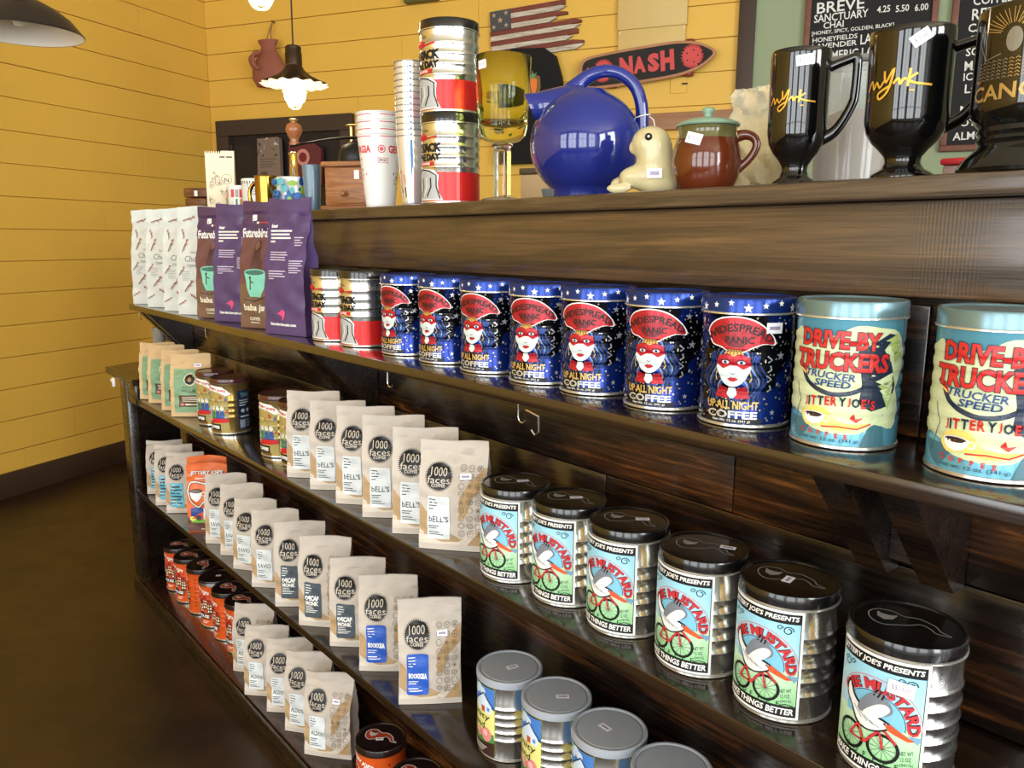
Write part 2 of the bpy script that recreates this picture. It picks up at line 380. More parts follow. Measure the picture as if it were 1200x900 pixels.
for i in range(len(rows) - 1):
    z0, z1 = rows[i] + GAP / 2, rows[i + 1] - GAP / 2
    cuts = [0.0, rj.uniform(0.6, 2.2)]
    if 2.1 < rows[i] < 2.3: cuts[1] = 1.9
    cuts.append(3.385)
    for a, b in zip(cuts, cuts[1:]): plank('plank', 'x', a + 0.0008, b - 0.0008, z0, z1, wb).location = (0, PT, 0)
o = G().box(3.44, ROOM_W, -0.004, PT, 0, ROOM_H, GREENP).build('painted_panel', wb, smooth=None); o['label'] = 'sage green painted wall section'
o = room_obj(G().box(0.003, 0.02, -ROOM_D, 0, 0, 0.131, BROWNP, bev=0.003).build('baseboard_left')); tag(o, 'dark brown baseboard under the yellow wall', kind='structure')
o = room_obj(G().box(0.02, ROOM_W, -0.02, -0.004, 0, 0.131, BROWNP, bev=0.003).build('baseboard_back')); tag(o, 'dark brown baseboard along the back wall', kind='structure')
o = room_obj(G().box(3.372, 3.452, -0.03, -0.005, 0, ROOM_H, BROWNP, bev=0.003).build('trim_1')); tag(o, 'dark brown vertical trim between yellow and green wall', kind='structure')
LEDGE = wood('ledge_wood', [(126, 84, 54), (150, 104, 70), (164, 118, 82), (180, 134, 96)], rough=0.5, grain=(1, 10, 10))
o = room_obj(G().box(1.9, 3.37, -0.045, -0.004, 1.90, 1.985, LEDGE, bev=0.003).build('trim_2')); tag(o, 'plain tan wooden rail on the back wall', kind='structure')
# front and right walls with window openings (behind the camera)
def wall_with_windows(name, axis, pos, length, wins, M, lab):
    g = G(); edges = [0.0]
    def b(a0, a1, z0, z1):
        if axis == 'x': g.box(a0, a1, pos - 0.12, pos, z0, z1, M)
        else: g.box(pos, pos + 0.12, a0, a1, z0, z1, M)
    sgn = wins
    cur = 0.0
    for c, ww in wins:
        b(cur, c - ww / 2, 0, ROOM_H); b(c - ww / 2, c + ww / 2, 0, WZ0); b(c - ww / 2, c + ww / 2, WZ1, ROOM_H); cur = c + ww / 2
    b(cur, length, 0, ROOM_H)
    return tag(room_obj(g.build(name, smooth=None)), lab, kind='structure')
FWALL = mat('front_wall_paint', (186, 182, 170), 0.7)
wall_with_windows('wall_front', 'x', -ROOM_D, ROOM_W, WINDOWS, FWALL, 'wall with shop windows opposite the back wall')
g = G(); cur = -ROOM_D
for dd in (6.4, 4.5):
    g.box(ROOM_W, ROOM_W + 0.12, cur, -dd - 0.65, 0, ROOM_H, FWALL); g.box(ROOM_W, ROOM_W + 0.12, -dd - 0.65, -dd + 0.65, 0, WZ0, FWALL); g.box(ROOM_W, ROOM_W + 0.12, -dd - 0.65, -dd + 0.65, WZ1, ROOM_H, FWALL); cur = -dd + 0.65
g.box(ROOM_W, ROOM_W + 0.12, cur, 0, 0, ROOM_H, FWALL)
tag(room_obj(g.build('wall_right', smooth=None)), 'side wall with two windows', kind='structure')
for i, (s_, ww) in enumerate(WINDOWS):
    g = G(); y = -ROOM_D - 0.03
    for x in (-ww / 2, -0.02, ww / 2 - 0.05): g.box(s_ + x, s_ + x + (0.04 if abs(x) < 0.1 else 0.05), y - 0.03, y + 0.02, WZ0, WZ1, BROWNP)
    for z in (WZ0, (WZ0 + WZ1) / 2 + 0.2, WZ1 - 0.05): g.box(s_ - ww / 2, s_ + ww / 2, y - 0.03, y + 0.02, z, z + 0.05, BROWNP)
    tag(room_obj(g.build('window_%d' % (i + 1), smooth=None)), 'brown framed shop window', kind='structure')
# dark framed serving hatch on the back wall
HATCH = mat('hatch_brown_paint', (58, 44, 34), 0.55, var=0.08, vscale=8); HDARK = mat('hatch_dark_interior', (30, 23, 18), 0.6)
h = thing('serving_hatch', 'dark brown framed hatch in the yellow back wall', 'hatch', CORNER, ANG_BR)
g = G(); g.box(0.08, 1.115, -0.05, -0.006, 1.985, 2.082, HATCH, 0.003); g.build('head_board', h, None)
g = G(); g.box(0.08, 0.178, -0.05, -0.006, 1.0, 1.984, HATCH, 0.003); g.build('side_board', h, None)
g = G(); g.box(1.03, 1.115, -0.05, -0.006, 1.0, 1.984, HATCH, 0.003); g.build('side_board', h, None)
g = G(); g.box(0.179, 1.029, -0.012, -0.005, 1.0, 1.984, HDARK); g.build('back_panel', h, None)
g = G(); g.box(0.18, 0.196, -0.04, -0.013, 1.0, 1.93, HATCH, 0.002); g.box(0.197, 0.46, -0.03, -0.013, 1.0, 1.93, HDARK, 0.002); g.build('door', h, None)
# ------------------------------------------------------------------ the bar counter with its shelves
SH = {2: CZ - 0.292 * 0.775, 3: CZ - 0.735 * 0.75, 4: CZ - 1.207 * 0.75, 5: CZ - 1.685 * 0.75}
YF = 0.75; Y2 = 0.775; YB = 0.955; XL = -3.15; XR = 1.3; CT = CZ + 0.074
bar = thing('bar_counter', 'dark stained wooden bar counter with four stepped display shelves', 'counter', (0, 0, 0))
g = G(); g.box(-3.36, XR, 0.925, 1.52, CT - 0.025, CT, LIPW, 0.004); g.build('countertop', bar)
g = G(); g.box(-3.2, XR, 0.943, 0.966, CZ - 0.0618, CT - 0.026, FASCW, 0.003); g.build('fascia_board', bar)
# boards of the upper back panel
zz = [SH[3] + 0.001, SH[3] + 0.165, SH[3] + 0.325, CZ - 0.07]
for i in range(3):
    for a, b in ((-3.36, -2.47), (-2.468, -0.9 + 0.25 * i), (-0.898 + 0.25 * i, XR)):
        g = G(); g.box(a, b, YB + 0.001 * (i % 2), YB + 0.02, zz[i] + 0.0006, zz[i + 1] - 0.0006, PANELW, 0.0015); o = g.build('panel_board', bar)
# solid bar wall behind, under the countertop
g = G(); g.box(-3.34, XR, YB + 0.021, 1.5, 0.0, CT - 0.026, DARKW); g.build('counter_body', bar, None)
g = G(); g.box(XL + 0.06, XR, YB - 0.004, YB + 0.02, 0.05, SH[3] - 0.022, PANELW); g.build('lower_back_panel', bar, None)
# shelves
g = G(); g.box(-3.95 * Y2, XR, Y2, YB - 0.001, SH[2] - 0.0195, SH[2], SHELFW, 0.002); g.build('shelf_board', bar)
g = G(); g.box(XL + 0.085, XR, YF, YB - 0.001, SH[3] - 0.022, SH[3], SHELFW, 0.002); g.build('shelf_board', bar)
g = G(); g.box(XL + 0.085, XR, YF + 0.0, YB - 0.005, SH[4] - 0.020, SH[4], SHELFW, 0.002); g.build('shelf_board', bar)
BASEW = wood('reddish_base_wood', [(22, 11, 8), (38, 18, 12), (54, 27, 17), (72, 40, 25)], rough=0.22, grain=(1, 10, 10), coat=0.3)
g = G(); g.box(XL + 0.085, XR, YF + 0.001, YB - 0.005, SH[5] - 0.02, SH[5], BASEW, 0.002); g.build('shelf_board', bar)
g = G(); g.box(XL + 0.0, XR, YF - 0.012, YF + 0.0, 0.0, SH[5] - 0.004, DARKW, 0.003); g.build('base_rail', bar)
g = G(); g.box(XL, XL + 0.082, YF - 0.004, YF + 0.03, SH[5], SH[3] + 0.046, DARKW, 0.003); g.build('end_post', bar)
g = G(); g.box(XL + 0.083, -2.96, YF - 0.002, YF + 0.015, SH[3] - 0.024, SH[3] + 0.046, DARKW, 0.002); g.build('end_rail', bar)
lwn = Vector((-0.47716, 0.87882)); f2 = lambda a, b, t: Vector((a, b, t))
# raised cap at the left end, cut parallel to the left wall, and the slanted end panel below it
k = 0.46
g = G(); g.prism([(-3.325, YF - 0.01), (-2.957, YF - 0.01), (-2.96, 0.765), (-3.0, 0.8), (-3.02, YB - 0.002), (-3.362, YB - 0.002), (-3.362, YF + k * lwn.y), (-3.325 + lwn.x * k, YF + lwn.y * k)], f2, SH[3] + 0.047, SH[3] + 0.069, DARKW); g.build('end_cap', bar, None)
g = G(); g.prism([(XL + 0.06, YF + 0.031), (XL + 0.083, YF + 0.031), (XL + 0.083 - 0.09, YB - 0.005), (XL + 0.06 - 0.09, YB - 0.005)], f2, 0.0, SH[3] + 0.046, DARKW); g.build('end_panel', bar, None)
# brackets below the upper shelf: two triangular plates with a block between
def bracket(x):
    z1 = SH[2] - 0.0198; z0 = z1 - 0.143; y0 = Y2 + 0.02; y1 = YB - 0.001
    g = G()
    for dx in (0.0, 0.075):
        g.prism([(y0, z1), (y1, z1), (y1, z0), (y1 - 0.028, z0)], lambda a, b, t: Vector((t, a, b)), x - 0.112 + dx, x - 0.112 + dx + 0.037, DARKW)
    g.box(x - 0.0745, x - 0.0375, y1 - 0.03, y1, z0 + 0.02, z1, DARKW)
    return g.build('bracket', bar, None)
for x in (-0.333, -1.645, -2.945): bracket(x)
# wire cup hooks under the upper shelf edge
def hook(px, y):
    z = SH[2] - 0.0196
    pts = [(px, y, z + 0.002), (px, y, z - 0.022)] + [(px + 0.009 - 0.009 * math.cos(a), y - 0.0, z - 0.022 - 0.009 * math.sin(a)) for a in frange(0.3, 2.9, 6)]
    G().tube(pts, 0.0014, CHROME, 6).build('cup_hook', bar)
for px in (-2.98, -2.32, -1.32, -0.93): hook(px, Y2 + 0.012)
hk = [(-0.915, Y2 - 0.002, SH[2] - 0.012), (-0.885, Y2 - 0.004, SH[2] - 0.016), (-0.884, Y2 - 0.004, SH[2] - 0.04), (-0.892, Y2 - 0.004, SH[2] - 0.046), (-0.9, Y2 - 0.004, SH[2] - 0.04)]
G().tube([(x + 0.02, y, z - 0.012) for x, y, z in hk], 0.0017, CHROME, 6).build('cup_hook', bar)
WP = mat('white_plastic', (232, 232, 228), 0.4)
g = G(); g.box(-3.2, -3.185, YF - 0.02, YF - 0.011, SH[3] + 0.012, SH[3] + 0.046, WP, 0.002); g.box(-3.218, -3.2, YF - 0.02, YF - 0.012, SH[3] + 0.028, SH[3] + 0.04, WP, 0.002)
g.build('plastic_clip', bar)
# ------------------------------------------------------------------ cans
def rof_of(prof):
    pr = sorted((z, r) for r, z in prof)
    def f(v):
        if v <= pr[0][0]: return pr[0][1]
        for (z0, r0), (z1, r1) in zip(pr, pr[1:]):
            if z0 <= v <= z1: return r0 + (r1 - r0) * ((v - z0) / (z1 - z0) if z1 > z0 else 0)
        return pr[-1][1]
    return f
def ribs(R, z0, z1, n, depth, zs=None):
    """outline between z0 and z1 with n beads (depth > 0 bulges out, < 0 cuts in)"""
    out = []
    for k in range(n):
        c = z0 + (z1 - z0) * (k + 0.5) / n if zs is None else zs[k]; w_ = 0.0042
        out += [(R, c - w_), (R + depth * 0.7, c - w_ * 0.45), (R + depth, c), (R + depth * 0.7, c + w_ * 0.45), (R, c + w_)]
    return out
def can_body(name, R, h, M, ribz, depth, parent, rim=WHITEM):
    body = [(R, 0.005)] + ribs(R, 0, 0, len(ribz), depth, ribz) + [(R, h - 0.004)]
    prof = [(0.0, 0.002), (R - 0.004, 0.002), (R - 0.001, 0.0), (R + 0.0014, 0.0012), (R + 0.0014, 0.0042), (R, 0.005)]
    mats = [rim] * 5
    prof += body[1:]; mats += [M] * (len(body) - 1)
    prof += [(R + 0.001, h - 0.002), (R - 0.002, h), (0, h)]; mats += [rim, rim, rim]
    G().lathe(prof, M, 56, mats=mats + [rim]).build(name, parent, 30)
    return rof_of(body)
def metal_lid(R, z0, hl, M, parent, rim=None, dome=0.0, name='lid'):
    """slip-over lid with a rolled rim"""
    r = R + 0.0016; rm_ = rim or M
    prof = [(r - 0.001, z0), (r + 0.0012, z0 + 0.0006), (r + 0.0012, z0 + 0.0022), (r, z0 + 0.003), (r, z0 + hl - 0.0022), (r - 0.0008, z0 + hl - 0.0006), (r - 0.0022, z0 + hl), (r - 0.0042, z0 + hl - 0.0004), (r - 0.0056, z0 + hl - 0.0022), (r - 0.02, z0 + hl - 0.0018 + dome * .6), (0, z0 + hl - 0.0018 + dome)]
    mats = [rm_, rm_, rm_, M, M, M, M, M, M, M, M]
    G().lathe(prof, M, 56, mats=mats).build(name, parent, 40)
def cup_motif(a, s, cx, cy, line, fill, rot=0.0, wide=0.0016):
    """a cup with a long curling flame, drawn in outline"""
    c, d = math.cos(rot), math.sin(rot); T = lambda p: (cx + (p[0] * c - p[1] * d) * s, cy + (p[0] * d + p[1] * c) * s)
    out = [(-1.0, 0.1), (-0.85, 0.42), (-0.5, 0.5), (-0.15, 0.34), (0.2, 0.42), (0.62, 0.2), (0.78, -0.05), (1.05, -0.2), (0.7, -0.22), (0.55, -0.05), (0.3, 0.08), (0.05, -0.12), (-0.2, -0.28), (-0.55, -0.45), (-0.85, -0.28)]
    out = sm2(out, 4)
    if fill: a.poly([T(p) for p in out], fill, z=a.z)
    a.stroke([T(p) for p in out], wide, line, a.z + 1, True)
    bowl = [(-0.82, 0.26), (-0.3, 0.26), (-0.36, -0.02), (-0.56, -0.16), (-0.76, -0.02)]
    a.poly([T(p) for p in bowl], line, a.z + 2)
    a.poly([T((-0.56 + 0.2 * math.cos(t), 0.24 + 0.07 * math.sin(t))) for t in frange(0, 2 * PI * 11 / 12, 11)], ink((60, 40, 30)) if fill else BLACKL, a.z + 3)
INK_W = ink((238, 236, 230)); INK_K = ink((18, 17, 18)); INK_R = ink((196, 30, 36)); INK_CR = ink((226, 218, 190))
# ---- blue starry cans
STAR = bpy.data.materials.new('blue_star_print'); STAR.use_nodes = True
n_ = STAR.node_tree.nodes; l_ = STAR.node_tree.links; b_ = n_['Principled BSDF']; b_.inputs['Metallic'].default_value = 0.6; b_.inputs['Roughness'].default_value = 0.17
tc = n_.new('ShaderNodeTexCoord'); nz = n_.new('ShaderNodeTexNoise'); nz.inputs['Scale'].default_value = 16; nz.inputs['Detail'].default_value = 2; l_.new(tc.outputs['Object'], nz.inputs['Vector'])
rp = n_.new('ShaderNodeValToRGB'); l_.new(nz.outputs['Fac'], rp.inputs['Fac']); rp.color_ramp.elements[0].position = 0.5; rp.color_ramp.elements[0].color = (*lin((14, 14, 22)), 1); rp.color_ramp.elements[1].position = 0.55; rp.color_ramp.elements[1].color = (*lin((20, 44, 122)), 1)
vo = n_.new('ShaderNodeTexVoronoi'); vo.inputs['Scale'].default_value = 150; l_.new(tc.outputs['Object'], vo.inputs['Vector'])
ml = n_.new('ShaderNodeMath'); ml.operation = 'LESS_THAN'; l_.new(vo.outputs['Distance'], ml.inputs[0]); ml.inputs[1].default_value = 0.20
mx = n_.new('ShaderNodeMix'); mx.data_type = 'RGBA'; l_.new(ml.outputs[0], mx.inputs['Factor']); l_.new(rp.outputs[0], mx.inputs[6]); mx.inputs[7].default_value = (*lin((190, 188, 170)), 1); l_.new(mx.outputs[2], b_.inputs['Base Color'])
NAVY = mat('blue_lid_enamel', (28, 54, 128), 0.2, 0.55)
LIDTOP = mat('grey_lid_top', (92, 88, 84), 0.4, 0.7)
blue = thing('coffee_can', '', 'coffee can', group='blue starry coffee cans on the upper shelf')
R = 0.0565; H = 0.160; RZ = [0.028, 0.052, 0.076, 0.1, 0.124]
ro = can_body('body', R, H - 0.014, STAR, [0.046, 0.062, 0.078, 0.094], -0.0016, blue)
metal_lid(R, H - 0.021, 0.021, NAVY, blue, WHITEM)
a = Art(); RED = ink((188, 32, 44), 0.3); DR = ink((104, 12, 24), 0.3); SKN = ink((214, 224, 222), 0.3); HB = ink((44, 84, 168), 0.3); HL = ink((120, 150, 200), 0.3); GOLD = ink((216, 182, 108), 0.28, 0.5); SIL = ink((206, 208, 208), 0.25, 0.6)
fan = [(-0.034 + 0.0, 0.112), (-0.036, 0.12), (-0.028, 0.129), (-0.014, 0.1345), (0.004, 0.136), (0.022, 0.132), (0.037, 0.122), (0.047, 0.11), (0.046, 0.104), (0.034, 0.105), (0.02, 0.1), (0.01, 0.095), (-0.006, 0.095), (-0.016, 0.1), (-0.028, 0.103)]
RED = ink((176, 34, 46), 0.25, 0.3); HB = ink((34, 62, 132), 0.25, 0.4); HL = ink((104, 132, 178), 0.25, 0.4); SKN = ink((206, 216, 214), 0.28); HD = ink((14, 18, 34), 0.25, 0.3)
for sgn in (-1, 1):
    for i in range(11):
        x0 = 0.010 + i * 0.0023
        a.stroke([(sgn * (x0 + 0.0045 * math.sin(q * 1.5 + i * 0.35) + 0.0035 * math.sin(q * .5)), 0.096 - i * 0.0006 - q * (0.0095 + 0.0002 * (i % 3))) for q in frange(0, 6.2, 14)], 0.0023, (HB, HL, HD, HB, HD)[i % 5], 0.1 * (i % 3))
fan = sm2(fan, 3)
a.poly([(x * 1.05, 0.115 + (y - 0.115) * 1.08) for x, y in fan], INK_W, 1); a.poly(fan, RED, 2)
for i in range(17):
    t = -0.9 + i * 1.8 / 16; x = 0.004 + math.sin(t) * 0.04; y = 0.1 + math.cos(t) * 0.033
    a.stroke([(0.002 + math.sin(t) * 0.008, 0.1), (x, min(y, 0.132 - abs(x) * 0.18))], 0.0009, DR, 3)
a.text('WIDESPREAD', 0, 0, 0.0095, INK_K, z=4, bold=0.02, warp=lambda X, Y: (0.004 + (0.062 + Y) * math.sin(X / 0.054), 0.062 + (0.062 + Y) * math.cos(X / 0.054)))
a.text('PANIC', 0.006, 0.109, 0.0085, INK_K, width=0.034, z=4, bold=0.02)
a.poly([(-0.008, 0.097), (0.008, 0.097), (0.013, 0.089), (-0.013, 0.089)], GOLD, 4)
for i in range(5): a.stroke([(-0.006 + i * 0.003, 0.0965), (-0.01 + i * 0.005, 0.09)], 0.0008, DR, 5)
face_ = [(-0.019, 0.079), (-0.017, 0.065), (-0.010, 0.055), (0, 0.051), (0.010, 0.055), (0.017, 0.065), (0.019, 0.079)]
a.poly(sm2(face_, 3), SKN, 4)
a.poly([(-0.021, 0.078), (-0.019, 0.088), (-0.008, 0.092), (0, 0.089), (0.008, 0.092), (0.019, 0.088), (0.021, 0.078), (0.012, 0.073), (0.004, 0.077), (-0.004, 0.077), (-0.012, 0.073)], RED, 5)
for sx in (-1, 1):
    a.ell(sx * 0.0095, 0.0812, 0.0046, 0.0022, INK_W, 10, 6); a.ell(sx * 0.0095, 0.0812, 0.002, 0.002, HB, 8, 7); a.stroke([(sx * 0.004, 0.083), (sx * 0.0095, 0.0845), (sx * 0.015, 0.083)], 0.0012, INK_K, 7)
a.stroke([(-0.003, 0.068), (0, 0.0665), (0.003, 0.068)], 0.0008, INK_K, 5)
a.poly([(-0.007, 0.0605), (-0.002, 0.0628), (0, 0.062), (0.002, 0.0628), (0.007, 0.0605), (0.002, 0.0575), (-0.002, 0.0575)], RED, 5); a.stroke([(-0.006, 0.0604), (0.006, 0.0604)], 0.0005, DR, 6)
for sx in (-1, 1):
    a.poly([(sx * 0.002, 0.048), (sx * 0.016, 0.052), (sx * 0.021, 0.038), (sx * 0.005, 0.036)], RED, 3); a.stroke([(sx * 0.006, 0.046), (sx * 0.017, 0.041)], 0.0008, DR, 4)
    a.stroke([(sx * 0.02, 0.07), (sx * 0.022, 0.062), (sx * 0.02, 0.058)], 0.0014, GOLD, 4)
a.poly([(-0.004, 0.05), (0.004, 0.05), (0.006, 0.042), (0.002, 0.037), (-0.002, 0.037), (-0.006, 0.042)], SKN, 5)
a.rect(-0.036, 0.006, 0.036, 0.012, INK_K, 2)
a.text('UP ALL NIGHT', 0, 0.0285, 0.0105, GOLD, width=0.064, bold=0.03, z=5); a.text('COFFEE', 0, 0.0165, 0.0098, SIL, width=0.062, bold=0.04, z=5); a.text('Net Wt. 12 oz. (341 g)', 0, 0.0085, 0.0036, INK_W, width=0.046, bold=0.01, z=5)
for (x, y, r) in [(0.052, 0.128, .005), (0.058, 0.09, .006), (-0.05, 0.13, .0055), (-0.058, 0.1, .007), (0.085, 0.11, .006), (0.075, 0.06, .005), (0.1, 0.03, .006), (-0.085, 0.06, .006), (-0.055, 0.05, .004), (-0.052, 0.02, .005), (0.05, 0.02, .004), (0.12, 0.09, .006), (0.14, 0.05, .006)]: a.star(x, y, r, SIL, z=2)
for i in range(4): a.stroke([(0.04 + 0.004 * (i % 2), 0.09 - i * 0.012), (0.046, 0.085 - i * 0.012), (0.041, 0.082 - i * 0.012)], 0.002, SIL, 2)
rr = random.Random(5)
for i in range(40): q_ = rr.uniform(0.001, 0.0024); a.ell(rr.choice((-1, 1)) * rr.uniform(0.048, 0.17), rr.uniform(0.008, 0.14), q_, q_, rr.choice((INK_CR, SIL, GOLD)), 9, 0)
for i in range(70): a.ell(rr.uniform(-0.17, 0.17), rr.uniform(0.008, 0.135), rr.choice((0.0008, 0.0012, 0.0018)), rr.choice((0.0008, 0.0012, 0.0018)), rr.choice((SIL, INK_W, GOLD)), 7, 0)
VC = sorted(frange(0.042, 0.098, 14) + [0.01, 0.03, 0.12])
a.build('printed_art', wrap_fn(ro), frange(-0.177, 0.177, 60), VC, blue)
a = Art()
for i in range(18): a.star(-0.17 + i * 0.0205, 0.1505 + (i % 3 - 1) * 0.003, 0.0042 if i % 3 else 0.006, INK_W, z=0)
a.build('lid_stars', wrap_fn(lambda v: R + 0.0016), frange(-0.18, 0.18, 60), [], blue, base=0.0003)
ST = Stamp(blue)
BX = [(-1.39, .884), (-1.249, .882), (-1.112, .88), (-0.976, .88), (-0.857, .884), (-0.722, .882), (-0.59, .881)]
for i, (x, y) in enumerate(BX):
    last = ST.put((x, y, SH[2]), math.radians([8, 9, 13, 18, 18, 17, 19][i]), 'blue starry coffee can with red fan headdress, %s from the silver cans' % ORD[i])
last['label'] = 'blue starry coffee can with a white price sticker beside the pale teal can'
a = Art().sticker(0.047, 0.124, 0.021, 0.013, 0, 0); a.build('price_sticker', wrap_fn(ro), frange(-0.1, 0.1, 30), [], last, base=0.0016)
# ---- pale teal cans with red lettering
TEAL = mat('teal_can_print', (98, 164, 186), 0.22, 0.3); TLID = mat('teal_grey_lid', (112, 142, 150), 0.25, 0.55)
tr = thing('coffee_can', '', 'coffee can', group='pale teal coffee cans on the upper shelf')
H = 0.164; R = 0.0575
ro = can_body('body', R, H - 0.014, TEAL, [0.036, 0.052, 0.068, 0.084, 0.1, 0.116], -0.0014, tr)
metal_lid(R, H - 0.02, 0.02, TLID, tr, WHITEM)
a = Art(); LIME = ink((206, 216, 170), 0.3); LIM2 = ink((170, 190, 110), 0.3); DKB = ink((34, 46, 66), 0.3); YEL = ink((232, 212, 112), 0.3); TD = ink((70, 112, 124), 0.3); RD = ink((200, 44, 40), 0.3)
a.poly([(-0.075, 0.03), (-0.06, 0.012), (-0.048, 0.006), (-0.03, 0.03)], TD, 0); a.poly([(0.02, 0.005), (0.05, 0.005), (0.045, 0.04), (0.03, 0.03)], TD, 0)
blob = [(-0.085, 0.12), (-0.08, 0.09), (-0.09, 0.06), (-0.075, 0.035), (-0.055, 0.05), (-0.04, 0.025), (-0.01, 0.018), (0.02, 0.02), (0.035, 0.03), (0.06, 0.024), (0.07, 0.045), (0.062, 0.07), (0.075, 0.1), (0.06, 0.13), (0.035, 0.136), (0.01, 0.138), (-0.01, 0.128), (-0.045, 0.115), (-0.056, 0.133), (-0.07, 0.128)]
a.poly(sm2(blob, 3), LIME, 0.5)
a.poly([(0.012, 0.11), (0.025, 0.118), (0.045, 0.13), (0.055, 0.128), (0.04, 0.112), (0.05, 0.1), (0.06, 0.07), (0.05, 0.05), (0.03, 0.045), (0.016, 0.052), (0.018, 0.075)], DKB, 1)
for i in range(4):
    a.poly([(0.04 + 0.004 * i, 0.122 - i * 0.004), (0.058 + 0.003 * i, 0.13 - i * 0.007), (0.056, 0.12 - i * 0.008)], LIM2, 2); a.poly([(0.032 + 0.003 * i, 0.078 - i * 0.005), (0.056, 0.088 - i * 0.008), (0.05, 0.07 - i * 0.008)], LIM2 if i % 2 else LIME, 2)
a.stroke(sm2([(-0.056, 0.094), (-0.048, 0.084), (-0.04, 0.073), (-0.028, 0.066), (-0.012, 0.062), (0.006, 0.064), (0.02, 0.07)], 4, False), 0.005, DKB, 1.5)
a.poly([(-0.057, 0.095), (-0.046, 0.092), (-0.042, 0.08), (-0.05, 0.085)], RD, 2); a.stroke([(-0.054, 0.088), (-0.044, 0.082)], 0.002, YEL, 2.2)
a.stroke([(-0.06, 0.02), (-0.05, 0.05), (-0.058, 0.07)], 0.0008, DKB, 2)
a.text('DRIVE-BY', -0.008, 0.122, 0.021, DKB, width=0.088, bold=0.07, z=3, rot=-0.03); a.text('DRIVE-BY', -0.008, 0.122, 0.0195, RD, width=0.085, bold=0.04, z=4, rot=-0.03)
a.text('TRUCKERS', -0.006, 0.0985, 0.0225, DKB, width=0.106, bold=0.07, z=3, rot=-0.02); a.text('TRUCKERS', -0.006, 0.0985, 0.021, RD, width=0.103, bold=0.04, z=4, rot=-0.02)
BLT = ink((44, 72, 128), 0.3)
a.text('TRUCKER', -0.016, 0.0825, 0.008, BLT, width=0.055, bold=0.02, z=3, shear=0.1, rot=-0.06); a.text('SPEED', -0.012, 0.0735, 0.008, BLT, width=0.038, bold=0.02, z=3, shear=0.1, rot=-0.04)
a.poly(sm2([(-0.046, 0.036), (-0.036, 0.046), (-0.018, 0.046), (-0.008, 0.034), (0.01, 0.03), (0.028, 0.031), (0.012, 0.024), (-0.004, 0.022), (-0.02, 0.026), (-0.038, 0.024)]), YEL, 2)
a.stroke([(-0.02, 0.025), (-0.002, 0.0265), (0.016, 0.025), (0.03, 0.031)], 0.0016, RD, 3); a.poly([(0.008, 0.036), (0.012, 0.042), (0.014, 0.036), (0.022, 0.0375), (0.015, 0.032)], RD, 3)
a.ell(-0.03, 0.037, 0.013, 0.004, INK_W, 16, 3); a.ell(-0.03, 0.037, 0.0105, 0.0028, ink((60, 40, 32)), 14, 4); a.poly([(-0.043, 0.036), (-0.017, 0.036), (-0.022, 0.028), (-0.03, 0.026), (-0.038, 0.028)], INK_W, 2.5); a.ring(-0.0155, 0.034, 0.0035, 0.0012, INK_W, 10, 3)
a.letters("JITTERYJOE'S", -0.004, 0.0515, 0.0105, [RD, DKB, RD, DKB, RD, RD, DKB, RD, DKB, RD, RD, RD], 0.074, bold=0.04, z=4, arc=0.003)
for i, ch in enumerate('COFFEE'): a.text(ch, -0.042 + i * 0.0095, 0.0185 - i * 0.0006, 0.0055, RD, bold=0.03, z=4)
a.text('net wt. 12 oz. (341 g)', -0.012, 0.0105, 0.005, DKB, width=0.062, z=4)
a.build('printed_art', wrap_fn(ro), frange(-0.18, 0.18, 60), frange(0.03, 0.122, 23), tr)
ST = Stamp(tr)
ST.put((-0.454, .88, SH[2]), math.radians(25), 'pale teal coffee can with red lettering, between blue can and right edge')
ST.put((-0.297, .878, SH[2]), math.radians(19), 'pale teal coffee can with red lettering, cut off by the photo edge')
# ---- silver and red cans
SRED = mat('red_can_enamel', (206, 36, 34), 0.25, 0.3)
sr = thing('coffee_can', '', 'coffee can')
R = 0.0545; H = 0.162
ro = can_body('body', R, H - 0.012, SILVER, [0.066, 0.084, 0.102, 0.12], 0.0013, sr)
metal_lid(R, H - 0.019, 0.019, BLACKL, sr, SILVER)
a = Art(); GRY = ink((176, 178, 176), 0.3); LGR = ink((222, 222, 216), 0.3)
a.rect(-0.17, 0.005, 0.17, 0.056, SRED, 0)
a.poly([(-0.052, 0.006), (0.022, 0.006), (0.014, 0.02), (0.012, 0.034), (0.014, 0.05), (0.004, 0.06), (-0.03, 0.064), (-0.05, 0.056)], INK_W, 1)
a.poly([(-0.05, 0.008), (0.016, 0.008), (0.01, 0.022), (0.008, 0.048), (-0.006, 0.056), (-0.03, 0.06), (-0.048, 0.052)], GRY, 2)
for i in range(4): a.stroke([(-0.046 + i * .011, 0.012), (-0.036 + i * 0.011, 0.03), (-0.04 + i * 0.012, 0.046)], 0.0032, INK_K if i % 2 else LGR, 3)
a.stroke([(-0.048, 0.056), (-0.03, 0.062), (-0.006, 0.058), (0.009, 0.05), (0.009, 0.03), (0.017, 0.008)], 0.0028, INK_K, 3)
a.text('ATTACK', -0.018, 0.1, 0.0165, INK_K, width=0.076, bold=0.06, z=2); a.text('THE DAY', -0.014, 0.083, 0.0135, INK_K, width=0.064, bold=0.05, z=2)
a.poly([(-0.05, 0.068), (0.006, 0.068), (0.002, 0.0715), (0.006, 0.075), (-0.05, 0.075)], INK_R, 2); a.text('COFFEE', -0.02, 0.0715, 0.0042, INK_W, width=0.03, bold=0.03, z=3)
a.poly([(-0.05, 0.118), (-0.03, 0.128), (-0.012, 0.122), (-0.016, 0.117), (0.012, 0.121), (0.012, 0.118), (-0.03, 0.113)], INK_R, 2); a.text("JITTERY JOE'S", -0.03, 0.131, 0.006, INK_K, width=0.04, z=2, rot=-0.06)
